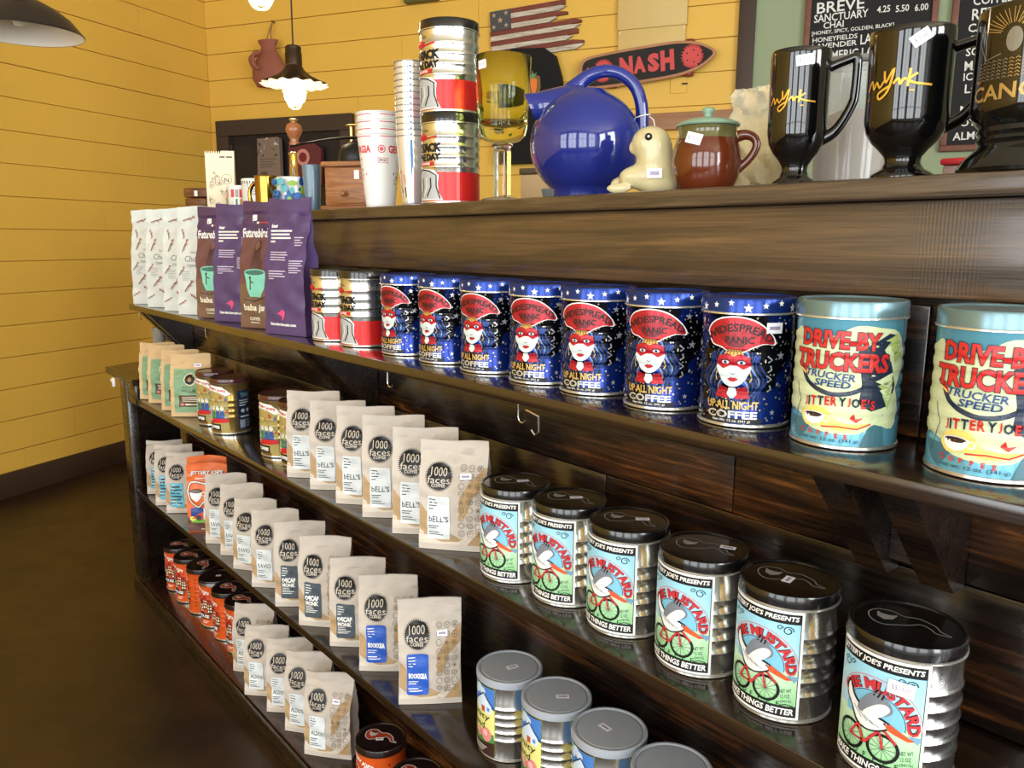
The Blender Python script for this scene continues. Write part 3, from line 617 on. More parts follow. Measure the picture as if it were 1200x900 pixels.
a.build('printed_art', wrap_fn(ro), frange(-0.177, 0.177, 60), [0.06, 0.064, 0.066, 0.068, 0.072, 0.08, 0.082, 0.084, 0.086, 0.088, 0.098, 0.1, 0.102, 0.104, 0.106, 0.116, 0.118, 0.12, 0.122, 0.124], sr)
ST = Stamp(sr)
ST.put((-1.685, .872, SH[2]), math.radians(20), 'silver and red coffee can with black lid, beside the purple bags')['group'] = 'silver and red coffee cans'
ST.put((-1.555, .876, SH[2]), math.radians(19), 'silver and red coffee can with black lid, beside the first blue can')['group'] = 'silver and red coffee cans'
ST.put((-1.398, .995, CT), math.radians(16), 'silver and red coffee can under another can on the countertop', (1.09, 1.09, 1.09))['group'] = 'silver and red coffee cans'
ST.put((-1.40, .995, CT + 0.162 * 1.09 + 0.0005), math.radians(15), 'silver and red coffee can stacked atop another on the countertop', (1.09, 1.09, 1.09))['group'] = 'silver and red coffee cans'
# ---- gold cans with maroon lids
GOLDM = mat('gold_can_lacquer', (150, 124, 66), 0.22, 0.75); MAROON = mat('maroon_plastic_lid', (70, 30, 24), 0.28, coat=0.3)
gc = thing('coffee_can', '', 'coffee can', group='gold coffee cans with maroon lids')
R = 0.0545; H = 0.160
ro = can_body('body', R, H - 0.01, GOLDM, [0.05, 0.066, 0.082, 0.098], 0.0012, gc); metal_lid(R, H - 0.013, 0.014, MAROON, gc)
a = Art(); NV = ink((26, 40, 70)); 
a.rect(-0.04, 0.012, 0.036, 0.13, ink((168, 150, 84), 0.3), 0)
a.poly([(-0.045, 0.132), (-0.02, 0.142), (0.02, 0.138), (0.046, 0.118), (0.03, 0.112), (0.01, 0.122), (-0.02, 0.126), (-0.042, 0.118)], INK_W, 1); a.text("JITTERY JOE'S", -0.002, 0.13, 0.008, INK_R, width=0.066, bold=0.04, z=2, rot=-0.16)
rr = random.Random(11); cols = [ink((216, 206, 70)), ink((70, 130, 70)), ink((52, 86, 150)), ink((150, 190, 196)), ink((226, 222, 200)), INK_K, ink((190, 60, 40)), ink((120, 170, 90))]
for i in range(46):
    x, y = rr.uniform(-0.036, 0.032), rr.uniform(0.04, 0.112); a.poly([(x + rr.uniform(-.007, .007), y + rr.uniform(-.009, .009)) for _ in range(3)], cols[i % 8], 1.2)
for x, c_ in ((-0.028, 3), (-0.012, 1), (0.004, 2), (0.018, 2)):
    a.ell(x, 0.076, 0.006, 0.007, cols[4], 10, 1.4); a.poly([(x - 0.008, 0.045), (x + 0.008, 0.045), (x + 0.005, 0.07), (x - 0.005, 0.07)], cols[c_], 1.4)
a.poly([(-0.04, 0.03), (0.036, 0.036), (0.036, 0.048), (-0.04, 0.044)], INK_R, 2); a.rect(-0.04, 0.012, 0.012, 0.03, INK_K, 2); a.text('COFFEE', -0.014, 0.021, 0.009, INK_W, width=0.044, bold=0.05, z=3); a.lines(-0.036, 0.044, [0.016, 0.01], 0.003, 0.006, INK_W, 3)
a.rect(0.062, 0.012, 0.108, 0.125, NV, 1); a.text('TAXI', 0.085, 0.112, 0.012, ink((110, 160, 150)), width=0.03, z=2, bold=0.03); a.lines(0.067, 0.098, [0.034, 0.03, 0.02], 0.003, 0.007, ink((190, 196, 200)), 2); a.ell(0.077, 0.066, 0.006, 0.006, ink((190, 196, 200)), 12, 2); a.ell(0.094, 0.066, 0.006, 0.006, ink((190, 196, 200)), 12, 2); a.lines(0.069, 0.052, [0.03], 0.005, 0.007, ink((190, 196, 200)), 2); a.rect(0.066, 0.016, 0.083, 0.04, ink((150, 156, 170)), 2); a.lines(0.087, 0.04, [0.016, 0.012, 0.016, 0.01], 0.0025, 0.006, ink((150, 156, 170)), 2)
a.L[2] = [p for p in a.L[2]]
a.build('printed_art', wrap_fn(ro), frange(-0.177, 0.177, 60), [0.046, 0.048, 0.05, 0.052, 0.054, 0.062, 0.064, 0.066, 0.068, 0.07, 0.078, 0.08, 0.082, 0.084, 0.086, 0.094, 0.096, 0.098, 0.1, 0.102], gc)
ST = Stamp(gc)
for i, (x, y, l) in enumerate([(-2.425, .842, 'gold coffee can with maroon lid, half hidden beside the green labelled bag'), (-2.285, .834, 'gold coffee can with maroon lid showing its navy side panel'), (-1.957, .846, 'gold coffee can with maroon lid, left one of the pair beside the pale bags'), (-1.838, .848, 'gold coffee can with maroon lid mostly hidden behind the first pale bag')]):
    ST.put((x, y, SH[3]), math.radians((22, 25, 18, 18)[i]), l)
# ---- tall steel cans with bird on bicycle label
LBL = bpy.data.materials.new('sky_to_grass_print'); LBL.use_nodes = True
n_ = LBL.node_tree.nodes; l_ = LBL.node_tree.links; b_ = n_['Principled BSDF']; b_.inputs['Roughness'].default_value = 0.4
tc = n_.new('ShaderNodeTexCoord'); sx_ = n_.new('ShaderNodeSeparateXYZ'); l_.new(tc.outputs['Object'], sx_.inputs[0]); mr_ = n_.new('ShaderNodeMapRange'); mr_.inputs['From Min'].default_value = 0.015; mr_.inputs['From Max'].default_value = 0.13; l_.new(sx_.outputs['Z'], mr_.inputs['Value'])
rp = n_.new('ShaderNodeValToRGB'); l_.new(mr_.outputs[0], rp.inputs['Fac']); cr = rp.color_ramp; cr.elements[0].color = (*lin((130, 196, 130)), 1); cr.elements[1].color = (*lin((150, 208, 232)), 1); cr.elements.new(0.42).color = (*lin((196, 228, 190)), 1); cr.elements.new(0.62).color = (*lin((170, 216, 224)), 1)
l_.new(rp.outputs[0], b_.inputs['Base Color'])
mu = thing('coffee_can', '', 'coffee can', group='tall steel cans with bird and bicycle label')
R = 0.056; H = 0.157
ro = can_body('body', R, H - 0.012, SILVER, [0.034, 0.052, 0.07, 0.088, 0.106], 0.0017, mu)
metal_lid(R, H - 0.018, 0.018, BLACKL, mu, WHITEM)
a = Art(); x0, x1, y0, y1 = -0.052, 0.052, 0.006, 0.139
a.rect(x0, y0, x1, y1, INK_W, 0); a.rect(x0 + .003, y0 + .003, x1 - .003, y1 - .003, INK_K, 1); a.rect(x0 + .004, y0 + .017, x1 - .004, y1 - .015, LBL, 2)
a.text("JITTERY JOE'S PRESENTS", 0, y1 - .009, 0.0078, INK_W, width=0.092, bold=0.03, shear=0.15, z=3); a.text('MAKE THINGS BETTER', 0, y0 + .010, 0.008, INK_W, width=0.092, bold=0.03, shear=0.15, z=3)
cx, cy = 0.002, 0.068; RDM = ink((196, 52, 58)); BLM = ink((124, 186, 214)); ORG = ink((206, 84, 44))
a.ell(cx, cy, 0.047, 0.047, ink((196, 140, 150)), 30, 3, 0.0, PI); a.ell(cx, cy, 0.046, 0.046, ink((170, 206, 224)), 30, 4, 0, PI); a.ell(cx, cy, 0.0315, 0.0315, INK_K, 30, 5, -0.1, PI + 0.1); a.ell(cx, cy, 0.0308, 0.0308, BLM, 30, 6, -0.1, PI + .1)
for wd_, c_, z_, b2 in (('GIE MUSTARD', INK_K, 7, 0.07), ('GIE MUSTARD', RDM, 8, 0.035)):
    a.text(wd_, 0, 0, 0.0125, c_, bold=b2, z=z_, width=0.108, warp=lambda X, Y: (cx + (0.0385 + Y) * math.sin(X / 0.0385 + 0.32), cy + (0.0385 + Y) * math.cos(X / 0.0385 + 0.32)))
a.poly([(0.036, 0.062), (0.05, 0.06), (0.045, 0.053)], ink((120, 160, 190)), 5)
for sx in (-1, 1):
    a.stroke([(sx * 0.043 + 0.006 * sx * math.cos(t) * (1 - t / 14) - 0.008 * sx, 0.116 + 0.0055 * math.sin(t) * (1 - t / 14)) for t in frange(0, 8, 16)], 0.0011, INK_K, 5); a.stroke([(sx * 0.026 + 0.0035 * math.cos(t) * (1 - t / 12), 0.119 + 0.003 * math.sin(t) * (1 - t / 12)) for t in frange(0, 7, 12)], 0.0009, INK_K, 5)
# bicycle
for wx in (-0.021, 0.014):
    a.ring(wx, 0.041, 0.0145, 0.0032, INK_K, 22, 7)
    for k in range(6): a.stroke([(wx - 0.013 * math.cos(k * PI / 6), 0.041 - 0.013 * math.sin(k * PI / 6)), (wx + 0.013 * math.cos(k * PI / 6), 0.041 + 0.013 * math.sin(k * PI / 6))], 0.0004, INK_K, 7)
for pts in ([(-0.021, 0.041), (-0.012, 0.058), (0.01, 0.06), (0.014, 0.041)], [(-0.012, 0.058), (-0.004, 0.04), (-0.021, 0.041)], [(-0.004, 0.04), (0.01, 0.06)], [(0.004, 0.064), (0.016, 0.06), (0.026, 0.05)]): a.stroke(pts, 0.0026, RDM, 9)
# bird
a.poly(sm2([(-0.03, 0.084), (-0.022, 0.072), (-0.014, 0.058), (0.0, 0.055), (0.016, 0.062), (0.02, 0.07), (0.008, 0.075), (-0.006, 0.078), (-0.018, 0.086), (-0.027, 0.1)]), INK_K, 10); a.poly(sm2([(-0.028, 0.085), (-0.02, 0.073), (-0.012, 0.06), (0.0, 0.057), (0.014, 0.063), (0.018, 0.069), (0.006, 0.073), (-0.008, 0.076), (-0.02, 0.085), (-0.026, 0.097)]), INK_W, 11)
a.poly(sm2([(-0.014, 0.074), (-0.004, 0.094), (0.008, 0.1), (0.018, 0.092), (0.02, 0.082), (0.006, 0.074)]), ink((120, 126, 134)), 12); a.poly(sm2([(-0.008, 0.072), (0.004, 0.086), (0.014, 0.09), (0.018, 0.084), (0.006, 0.072)]), INK_W, 13)
for k in range(4): a.stroke([(-0.018 + k * 0.006, 0.076 - k * 0.003), (-0.008 + k * 0.006, 0.066 - k * 0.001)], 0.0008, ink((120, 126, 134)), 13)
for k in range(3): a.stroke([(0.002 + k * 0.004, 0.096 - k * .001), (0.006 + k * 0.003, 0.104 - k * .002)], 0.0018, INK_K, 12)
a.poly([(0.014, 0.069), (0.02, 0.0705), (0.042, 0.057), (0.036, 0.056), (0.018, 0.063)], ORG, 12); a.ell(0.0145, 0.0695, 0.0012, 0.0012, INK_K, 8, 14)
a.stroke([(-0.01, 0.058), (-0.008, 0.046), (-0.002, 0.042)], 0.002, ORG, 12)
DG = ink((36, 60, 44))
for i, ch in enumerate('COFFEE'): a.text(ch, -0.024 + i * 0.0105, 0.0268 - 0.0004 * i, 0.006, DG, z=5, bold=0.01)
a.text('NET WT', 0.036, 0.042, 0.0045, DG, width=0.013, z=5, rot=0.15); a.text('12 OZ', 0.036, 0.0355, 0.0045, DG, width=0.01, z=5, rot=0.15); a.text('(341G)', 0.037, 0.029, 0.0045, DG, width=0.012, z=5, rot=0.15); a.stroke([(0.03, 0.0235), (0.037, 0.0255), (0.045, 0.0238)], 0.0012, DG, 5); a.stroke([(-0.02, 0.022), (0, 0.0205), (0.01, 0.022)], 0.0007, DG, 5)
a.build('label', wrap_fn(lambda v: R + 0.0019), frange(-0.06, 0.06, 24), [], mu)
a = Art(); cup_motif(a, 0.04, 0.0, 0.002, ink((138, 136, 134)), None, rot=0.3, wide=0.0013); a.build('lid_print', flat_fn(H - 0.0018), [], [], mu, base=0.0003)
ST = Stamp(mu)
MU = [(-0.985, .828, 0.006, 0.012, 0.3), (-0.864, .838, .004, .01, 0.2), (-0.74, .837, .012, .016, 0.1), (-0.607, .835, .022, .022, -.3), (-0.481, .834, .002, -.006, 1.1), (-0.3385, .826, None, 0, 0)]
for i, (x, y, sx, sy, sr_) in enumerate(MU):
    o = ST.put((x, y, SH[3]), math.radians((6, 4, 3, 0, -2, -3)[i]), 'steel coffee can with bird on bicycle label, %s from the pale bags' % ORD[i] if i < 5 else 'steel coffee can with bird on bicycle label, nearest at the lower right')
    if sx is not None: Art().sticker(sx, sy, 0.02, 0.011, 0.7 + sr_, 0).build('price_sticker', flat_fn(H - 0.0018), [], [], o, base=0.001)
    else: Art().sticker(0.026, 0.112, 0.024, 0.015, -0.12, 0, '$$19.00').build('price_sticker', wrap_fn(lambda v: R + 0.0019), frange(-.06, .06, 24), [], o, base=0.0036)
# ---- steel cans with grey plastic lids
GLID = mat('grey_translucent_lid', (158, 164, 172), 0.35, coat=0.15)
gr = thing('coffee_can', '', 'coffee can', group='steel cans with grey plastic lids')
R = 0.0555; H = 0.153
ro = can_body('body', R, H - 0.006, SILVER, [0.04, 0.055, 0.07, 0.085, 0.1], 0.0018, gr)
r = R + 0.003; G().lathe([(r - 0.0006, H - 0.013), (r + 0.0008, H - 0.0125), (r + 0.0012, H - 0.006), (r + 0.0006, H - 0.001), (r - 0.001, H + 0.0004), (r - 0.004, H + 0.0002), (r - 0.006, H - 0.002), (r - 0.0075, H - 0.002), (r - 0.009, H - 0.0005), (0, H - 0.0005)], GLID, 56).build('lid', gr, 40)
a = Art(); a.rect(-0.05, 0.006, 0.046, 0.136, ink((222, 216, 130)), 0); a.rect(-0.05, 0.098, 0.046, 0.136, ink((70, 120, 190)), 1); a.rect(-0.05, 0.006, 0.046, 0.04, ink((52, 30, 26)), 1)
for i in range(8): a.ell(-0.046 + i * 0.009, 0.13 - (i % 3) * 0.004, 0.009, 0.007, ink((140, 180, 50)) if i < 5 else ink((200, 216, 230)), 10, 1.5)
a.poly([(0.0, 0.088), (0.04, 0.088), (0.04, 0.104), (0.022, 0.122), (0.0, 0.104)], ink((206, 222, 236)), 2); a.stroke([(-0.006, 0.1), (0.022, 0.124), (0.046, 0.098)], 0.003, ink((40, 60, 110)), 3); a.rect(0.016, 0.088, 0.025, 0.099, ink((190, 80, 50)), 3); a.rect(0.03, 0.092, 0.036, 0.099, ink((90, 140, 200)), 3)
a.text('unity', 0.012, 0.078, 0.014, INK_K, width=0.05, z=4, shear=0.1); a.text('lend', 0.008, 0.062, 0.013, INK_K, width=0.034, z=4, shear=0.1)
PK = ink((214, 128, 128)); PK2 = ink((232, 176, 170))
a.poly([(-0.02, 0.038), (0.044, 0.05), (0.046, 0.034), (-0.006, 0.026)], ink((70, 130, 60)), 2)
for x, y, q in ((0.008, 0.044, 0.008), (0.028, 0.046, 0.012), (-0.018, 0.042, 0.009)): a.ell(x, y, q, q * 1.1, PK, 14, 3); a.ell(x - 0.002, y + 0.003, q * .5, q * .5, PK2, 10, 4)
a.lines(-0.02, 0.022, [0.05, 0.045, 0.04], 0.0018, 0.0045, ink((200, 190, 180)), 3)
a.build('label', wrap_fn(lambda v: R + 0.0019), frange(-0.06, 0.06, 24), [], gr)
ST = Stamp(gr)
for i, (x, y, sx, sy, sa) in enumerate([(-1.022, .848, .004, .004, 1.0), (-0.901, .851, .008, .008, .55), (-0.779, .851, -.004, -.006, -.3), (-0.657, .853, .012, -.004, .3)]):
    o = ST.put((x, y, SH[4]), math.radians((-22, -24, -26, -28)[i]), 'steel can with grey plastic lid and farm label, %s from the pale bags' % ORD[i])
    Art().sticker(sx, sy, 0.022, 0.012, 0.75 + sa, 0).build('price_sticker', flat_fn(H - 0.0005), [], [], o, base=0.0006)
# ---- orange cans with dark lids
ORM = mat('orange_can_enamel', (222, 92, 34), 0.28, 0.15); ORL = mat('dark_brown_plastic_lid', (32, 20, 18), 0.28, coat=0.3)
oc = thing('coffee_can', '', 'coffee can')
R = 0.0525; H = 0.160
ro = can_body('body', R, H - 0.008, ORM, [0.05, 0.066, 0.082, 0.098], 0.001, oc); metal_lid(R, H - 0.016, 0.016, ORL, oc)
a = Art(); a.rect(-0.048, 0.034, 0.034, 0.118, ink((196, 74, 38)), 0); rr = random.Random(4); MRN = ink((116, 26, 30)); CRM = ink((232, 206, 150))
a.text("JITTERY JOE'S", -0.006, 0.128, 0.012, INK_W, width=0.074, bold=0.04, z=3, rot=-0.28)
for i in range(5):
    x = -0.044 + i * 0.016; y = 0.05 + (i % 2) * 0.014
    a.poly([(x, y), (x + 0.018, y - 0.003), (x + 0.018, y + 0.03), (x, y + 0.036)], MRN if i % 2 else ink((70, 40, 34)), 1); a.poly([(x - 0.003, y + 0.034), (x + 0.008, y + 0.05), (x + 0.021, y + 0.03)], ink((150, 34, 36)), 2)
    for k in range(6): a.rect(x + 0.003 + 0.008 * (k % 2), y + 0.004 + 0.01 * (k // 2), x + 0.008 + 0.008 * (k % 2), y + 0.010 + 0.01 * (k // 2), CRM if k % 3 else INK_W, 2.5)
for i in range(16): x, y = rr.uniform(-0.045, 0.03), rr.uniform(0.09, 0.116); a.rect(x, y, x + rr.uniform(.003, .008), y + rr.uniform(.002, .006), rr.choice((CRM, MRN, INK_W, ink((220, 150, 60)))), 1.2)
a.rect(-0.03, 0.03, 0.03, 0.048, INK_K, 3); a.text('HOUSE', 0.004, 0.039, 0.011, INK_W, width=0.046, bold=0.04, z=4); a.lines(0.0, 0.022, [0.024, 0.018], 0.002, 0.005, INK_W, 3)
for i in range(9): a.poly([(0.06, 0.03 + i * 0.0115), (0.066, 0.03 + i * 0.0115), (0.063, 0.035 + i * 0.0115)], INK_K, 1)
a.build('printed_art', wrap_fn(ro), frange(-0.165, 0.165, 56), [0.046, 0.048, 0.05, 0.052, 0.054, 0.062, 0.066, 0.07, 0.078, 0.082, 0.086, 0.094, 0.098, 0.102], oc)
a = Art(); cup_motif(a, 0.038, 0.0, 0.002, ink((196, 190, 186)), ink((170, 62, 36)), rot=0.35, wide=0.0022); a.build('lid_print', flat_fn(H - 0.0018), [], [], oc, base=0.0003)
ST = Stamp(oc)
for i, (x, y) in enumerate([(-2.93, .851), (-2.806, .847), (-2.688, .853), (-2.565, .853), (-2.449, .854), (-2.338, .855)]):
    o = ST.put((x, y, SH[5]), math.radians((14, 12, -30, 12, -8, 4)[i]), ('orange coffee can with dark lid on the bottom shelf, %s from the end post' % ORD[i]) if i != 3 else 'orange coffee can without lid print, fourth from the end post')
    o['group'] = 'orange coffee cans on the bottom shelf'
    if i == 3:
        for ch in list(o.children):
            if ch.name.startswith('lid_print'): bpy.data.objects.remove(ch)
        Art().sticker(0.004, 0.008, 0.016, 0.012, 0.8, 0).build('price_sticker', flat_fn(H - 0.0018), [], [], o, base=0.0006)
        g = G(); g.lathe([(R + 0.0032, H - 0.017), (R + 0.0036, H - 0.012), (R + 0.0032, H - 0.006)], SILVER, 48); g.build('lid_band', o)
for x, y, l in [(-1.449, .825, 'orange coffee can with dark lid, beside the nearest pale bag on the bottom shelf'), (-1.29, .818, 'orange coffee can with dark lid, nearest one at the bottom edge')]:
    o = ST.put((x, y, SH[5]), math.radians(10), l, (1.05, 1.05, 1.0)); o['group'] = 'orange coffee cans on the bottom shelf'
    Art().sticker(0.004, -0.006, 0.016, 0.01, 0.8, 0).build('price_sticker', flat_fn(H - 0.0018), [], [], o, base=0.0012)
# ------------------------------------------------------------------ bags
def bag_fn(W, H, T, seed, neck=0.56, top=0.93, round_top=0.0, bulge=0.10):
    rr = random.Random(seed); ph = [rr.uniform(0, 6.28) for _ in range(8)]
    def th(v):
        if v >= top: return 0.004
        t = 0.0 if v < neck else (v - neck) / (top - neck); t = t * t * (3 - 2 * t)
        return 0.004 + (T - 0.004) * (1 - t) * (1 - 0.05 * math.sin(v * 3))
    def fn(u, v, side, off=0.0):
        """u in -0.5..0.5, v in 0..1; side -1 front, +1 back"""
        t = th(v); e = 1 - (2 * u) ** 2
        y = t / 2 * (0.9 + bulge * e * 2.0 * math.sin(min(1, v * 1.5) * PI * 0.66 + 0.3)) if v < top else t / 2
        fade = min(1, v * 8) * (1 if v < top else 0.3)
        wr = 1.3 * (0.0011 * math.sin(9 * u + 23 * v + ph[0]) + 0.0009 * math.sin(17 * u - 31 * v + ph[1]) * (0.4 + v) + 0.0007 * math.sin(41 * v + 7 * u + ph[2])) * fade
        if v > 0.7: wr += (0.0016 * math.sin(64 * v + ph[3] + 2 * u) + 0.001 * math.sin(110 * v + 5 * u + ph[6])) * (v < top + 0.03)
        wob = 0.006 * math.sin(5.0 * u + ph[4]) * max(0, v - 0.7) * 3
        x = u * W * (1 - 0.035 * math.sin(PI * max(0, min(1, (v - 0.05) / 0.75))) * (1 if v < 0.8 else 1)) 
        z = v * H
        if round_top and v > 0.9 and abs(u) > 0.5 - round_top: z -= (abs(u) - 0.5 + round_top) ** 2 / round_top * 0.35 * H * (v - 0.9) * 2.2
        if v > 0.97: z += 0.0022 * math.sin(6 * u + ph[5]) 
        return Vector((x, side * (y + off) + wr + wob, z))
    return fn
def bag_body(fn, W, H, T, M, parent, nu=16, nv=30, name='pouch'):
    g = G()
    for side in (-1, 1): g.grid(lambda a, b, side=side: fn(a - 0.5, b, side), nu, nv, M)
    for e in (-0.5, 0.5):
        def sidef(a, b, e=e):
            p = fn(e, b, -1); q = fn(e, b, 1); r = p.lerp(q, a); fold = 1 - abs(2 * a - 1); r.x -= (1 if e > 0 else -1) * fold * (q - p).length * 0.16 * min(1, b * 5); return r
        g.grid(sidef, 4, nv, M)
    g.grid(lambda a, b: fn(a - 0.5, 0, -1).lerp(fn(a - 0.5, 0, 1), b) , nu, 2, M)
    o = g.build(name, parent, 50)
    bm = bmesh.new(); bm.from_mesh(o.data); bmesh.ops.remove_doubles(bm, verts=bm.verts[:], dist=0.0002); bmesh.ops.recalc_face_normals(bm, faces=bm.faces[:]); bm.to_mesh(o.data); bm.free(); o.data.set_sharp_from_angle(angle=math.radians(45))
    return o
def front_map(fn, W, H, nu=16, nv=None):
    nv = nv or (40 if H > 0.3 else 30); grid = [[fn(i / nu - 0.5, j / nv, -1) for j in range(nv + 1)] for i in range(nu + 1)]
    def f(u, v, off):
        a = max(0.0, min(nu - 1e-6, (u / W + 0.5) * nu)); b = max(0.0, min(nv - 1e-6, v / H * nv)); i, j = int(a), int(b); a -= i; b -= j
        p = (grid[i][j] * (1 - a) + grid[i + 1][j] * a) * (1 - b) + (grid[i][j + 1] * (1 - a) + grid[i + 1][j + 1] * a) * b
        p.y -= off; return p
    return f
BW, BH, BT = 0.125, 0.205, 0.064
PAPER = mat('pale_coffee_paper', (190, 179, 166), 0.75, var=0.04, vscale=30, bump=0.15, bscale=120)
SW_T = mat('tan_swoosh_print', (172, 142, 102), 0.75); SW_L = mat('light_swoosh_print', (204, 193, 178), 0.75)
def faces_art(fn, root, labelname, name, lab, big, two=None, price=False):
    f = front_map(fn, BW, BH); us = frange(-BW / 2, BW / 2, 16); vs = frange(0, BH, 30)
    a = Art()
    sm = lambda pts: [(x * BW - BW / 2, y * BH) for x, y in pts]
    a.poly(sm([(0.01, 0.44), (0.1, 0.37), (0.25, 0.27), (0.4, 0.2), (0.62, 0.12), (0.80, 0.14), (0.95, 0.3), (0.99, 0.42), (0.99, 0.06), (0.01, 0.06)]), SW_T, 0)
    a.poly(sm([(0.01, 0.19), (0.15, 0.12), (0.35, 0.08), (0.6, 0.09), (0.8, 0.18), (0.99, 0.36), (0.99, 0.30), (0.82, 0.13), (0.66, 0.06), (0.01, 0.06)]), SW_L, 1)
    a.poly(sm([(0.60, 0.06), (0.72, 0.06), (0.99, 0.25), (0.99, 0.30)]), SW_L, 1)
    a.poly(sm([(0.62, 0.5), (0.75, 0.64), (0.99, 0.78), (0.99, 0.62), (0.8, 0.5), (0.72, 0.34), (0.62, 0.3)]), SW_T, 0)
    a.build('printed_waves', f, us, vs, root, base=0.0012)
    a = Art(); cx, cy, r = -0.20 * BW, 0.685 * BH, 0.0235
    a.ell(cx, cy, r, r, INK_K, 36, 0)
    for k in range(44):
        t = 2 * PI * k / 44; a.poly([(cx + r * math.cos(t - 0.04), cy + r * math.sin(t - 0.04)), (cx + (r + 0.0042) * math.cos(t), cy + (r + 0.0042) * math.sin(t)), (cx + r * math.cos(t + 0.04), cy + r * math.sin(t + 0.04))], INK_K, 0)
    a.text('1000', cx, cy + 0.0085, 0.0145, SW_L, width=0.031, z=1, bold=0.0); a.text('faces', cx, cy - 0.0055, 0.0125, SW_L, width=0.043, z=1, bold=0.0); a.text('COFFEE', cx, cy - 0.0155, 0.006, SW_L, width=0.026, z=1, bold=0.02)
    a.build('round_seal', f, us, vs, root, base=0.0015)
    a = Art(); x0, x1, y0, y1 = -0.37 * BW, -0.02 * BW, 0.105 * BH, 0.515 * BH; ht = y1 - y0; c0 = 0.003
    a.poly([(x0 + c0, y0), (x1 - c0, y0), (x1, y0 + c0), (x1, y1 - c0), (x1 - c0, y1), (x0 + c0, y1), (x0, y1 - c0), (x0, y0 + c0)], lab, 0)
    tx = INK_K if big == 'k' else INK_W
    a.lines(x0 + 0.003, y1 - 0.006, [0.014, 0.017, 0.015, 0.009], 0.0018, 0.006, tx, 1)
    if two: a.text(name, x0 + 0.003, y0 + ht * 0.56, 0.0105, tx, width=0.034, align='L', bold=0.05, z=1); a.text(two, x0 + 0.003, y0 + ht * 0.42, 0.0105, tx, width=0.034, align='L', bold=0.05, z=1)
    elif name: a.text(name, (x0 + x1) / 2, y0 + ht * 0.47, 0.0115, tx, width=0.037, bold=0.01 if big == 'k' else 0.05, z=1)
    a.lines(x0 + 0.003, y0 + ht * 0.33, [0.02, 0.016, 0.0, 0.02, 0.028] if not two else [0.018, 0.02, 0.03, 0.024], 0.0016, 0.0045, tx, 1)
    if not name:
        for k in range(6): a.rect(x0 + 0.002, y0 + 0.012 + k * 0.0115, x1 - 0.004 - 0.006 * (k % 2), y0 + 0.0175 + k * 0.0115, ink((56, 60, 66)), 1)
    o = a.build('label', f, us, vs, root, base=0.0017); o['label'] = labelname
    a = Art(); rr = random.Random(9); ln = ink((86, 74, 58))
    for row in range(9):
        for col in range(3):
            x = (0.15 + 0.125 * col) * BW; y = (0.765 - row * 0.074) * BH; k = rr.randrange(6); q = 0.0056
            if k != 0: a.ring(x, y, q, 0.0007, ln, 12, 0)
            if k == 1: a.stroke([(x - q, y), (x + q, y)], 0.0006, ln, 1); a.stroke([(x, y - q), (x, y + q)], 0.0006, ln, 1)
            elif k in (0, 2):
                for t in range(3): a.stroke([(x - q * math.cos(t * PI / 3), y - q * math.sin(t * PI / 3)), (x + q * math.cos(t * PI / 3), y + q * math.sin(t * PI / 3))], 0.0007, ln, 1)
            elif k == 3: a.ring(x, y, q * .5, 0.0006, ln, 8, 1)
            elif k == 4: a.stroke([(x - q * .5, y + q * .4), (x, y - q * .4), (x + q * .5, y + q * .4)], 0.0007, ln, 1)
    a.build('printed_icons', f, us, vs, root, base=0.0015)
    if price: Art().sticker(0.23 * BW, 0.69 * BH, 0.021, 0.0105, 0.04, 0).build('price_sticker', f, us, vs, root, base=0.0026)
def faces_bag(kind, seed, group, labelname, name, lab, big, two=None):
    root = thing('coffee_bag', '', 'coffee bag', group=group); fn = bag_fn(BW, BH, BT, seed)
    bag_body(fn, BW, BH, BT, PAPER, root); faces_art(fn, root, labelname, name, lab, big, two); root['_fn'] = 0; del root['_fn']
    return root, fn
def put_bag(st, px, py, shelf, a_, H, label, W=BW, T=BT, h0=BH, lean=0.0):
    ax = Vector((math.cos(a_), math.sin(a_))); nn = Vector((-math.sin(a_), math.cos(a_))); c = Vector((px, py)) + ax * W / 2 + nn * T / 2
    o = st.put((c.x, c.y, SH[shelf]), a_, label, (1, 1, H / h0)); return o
LW_ = mat('white_label_paper', (212, 218, 218), 0.55); LG_ = mat('slate_label_paper', (74, 84, 92), 0.55); LB_ = mat('blue_label_paper', (42, 88, 182), 0.5); LT_ = mat('teal_label_paper', (92, 182, 206), 0.5)
AJ = 0.78
def row(kind, seed, group, labelname, name, lab, big, spots, shelf, labels, two=None, price=()):
    root, fn = faces_bag(kind, seed, group, labelname, name, lab, big, two); st = Stamp(root)
    for i, (x, y, a_, h_) in enumerate(spots):
        o = put_bag(st, x, y + 0.001, shelf, a_, h_, labels[i])
        if i in price: Art().sticker(0.2 * BW, 0.7 * BH, 0.021, 0.0105, 0.04, 0).build('price_sticker', front_map(fn, BW, BH), frange(-BW / 2, BW / 2, 16), frange(0, BH, 30), o, base=0.0026)
row('bell', 21, 'pale coffee bags with white label above the steel cans', 'white label', "bELL'S", LW_, 'k', [(-1.736, .755, .80, .202), (-1.615, .755, .82, .198), (-1.491, .754, .74, .207), (-1.379, .755, .84, .205), (-1.263, .754, .80, .202), (-1.170, .753, .70, .197)], 3,
    ['pale white-labelled coffee bag on the shelf with gold cans, %s after them' % ORD[i] for i in range(5)] + ['pale white-labelled coffee bag with icon column, directly beside the bicycle-label cans'], price=(5,))
row('teal', 33, 'pale coffee bags with teal labels', 'teal label', '', LT_, 'w', [(-2.967, .762, 1.05, .190), (-2.818, .748, 1.0, .207), (-2.713, .752, .95, .202)], 4,
    ['pale coffee bag with teal label, nearest the end post', 'pale coffee bag with teal label, middle one of three', 'pale coffee bag with teal label, beside the orange bags'])
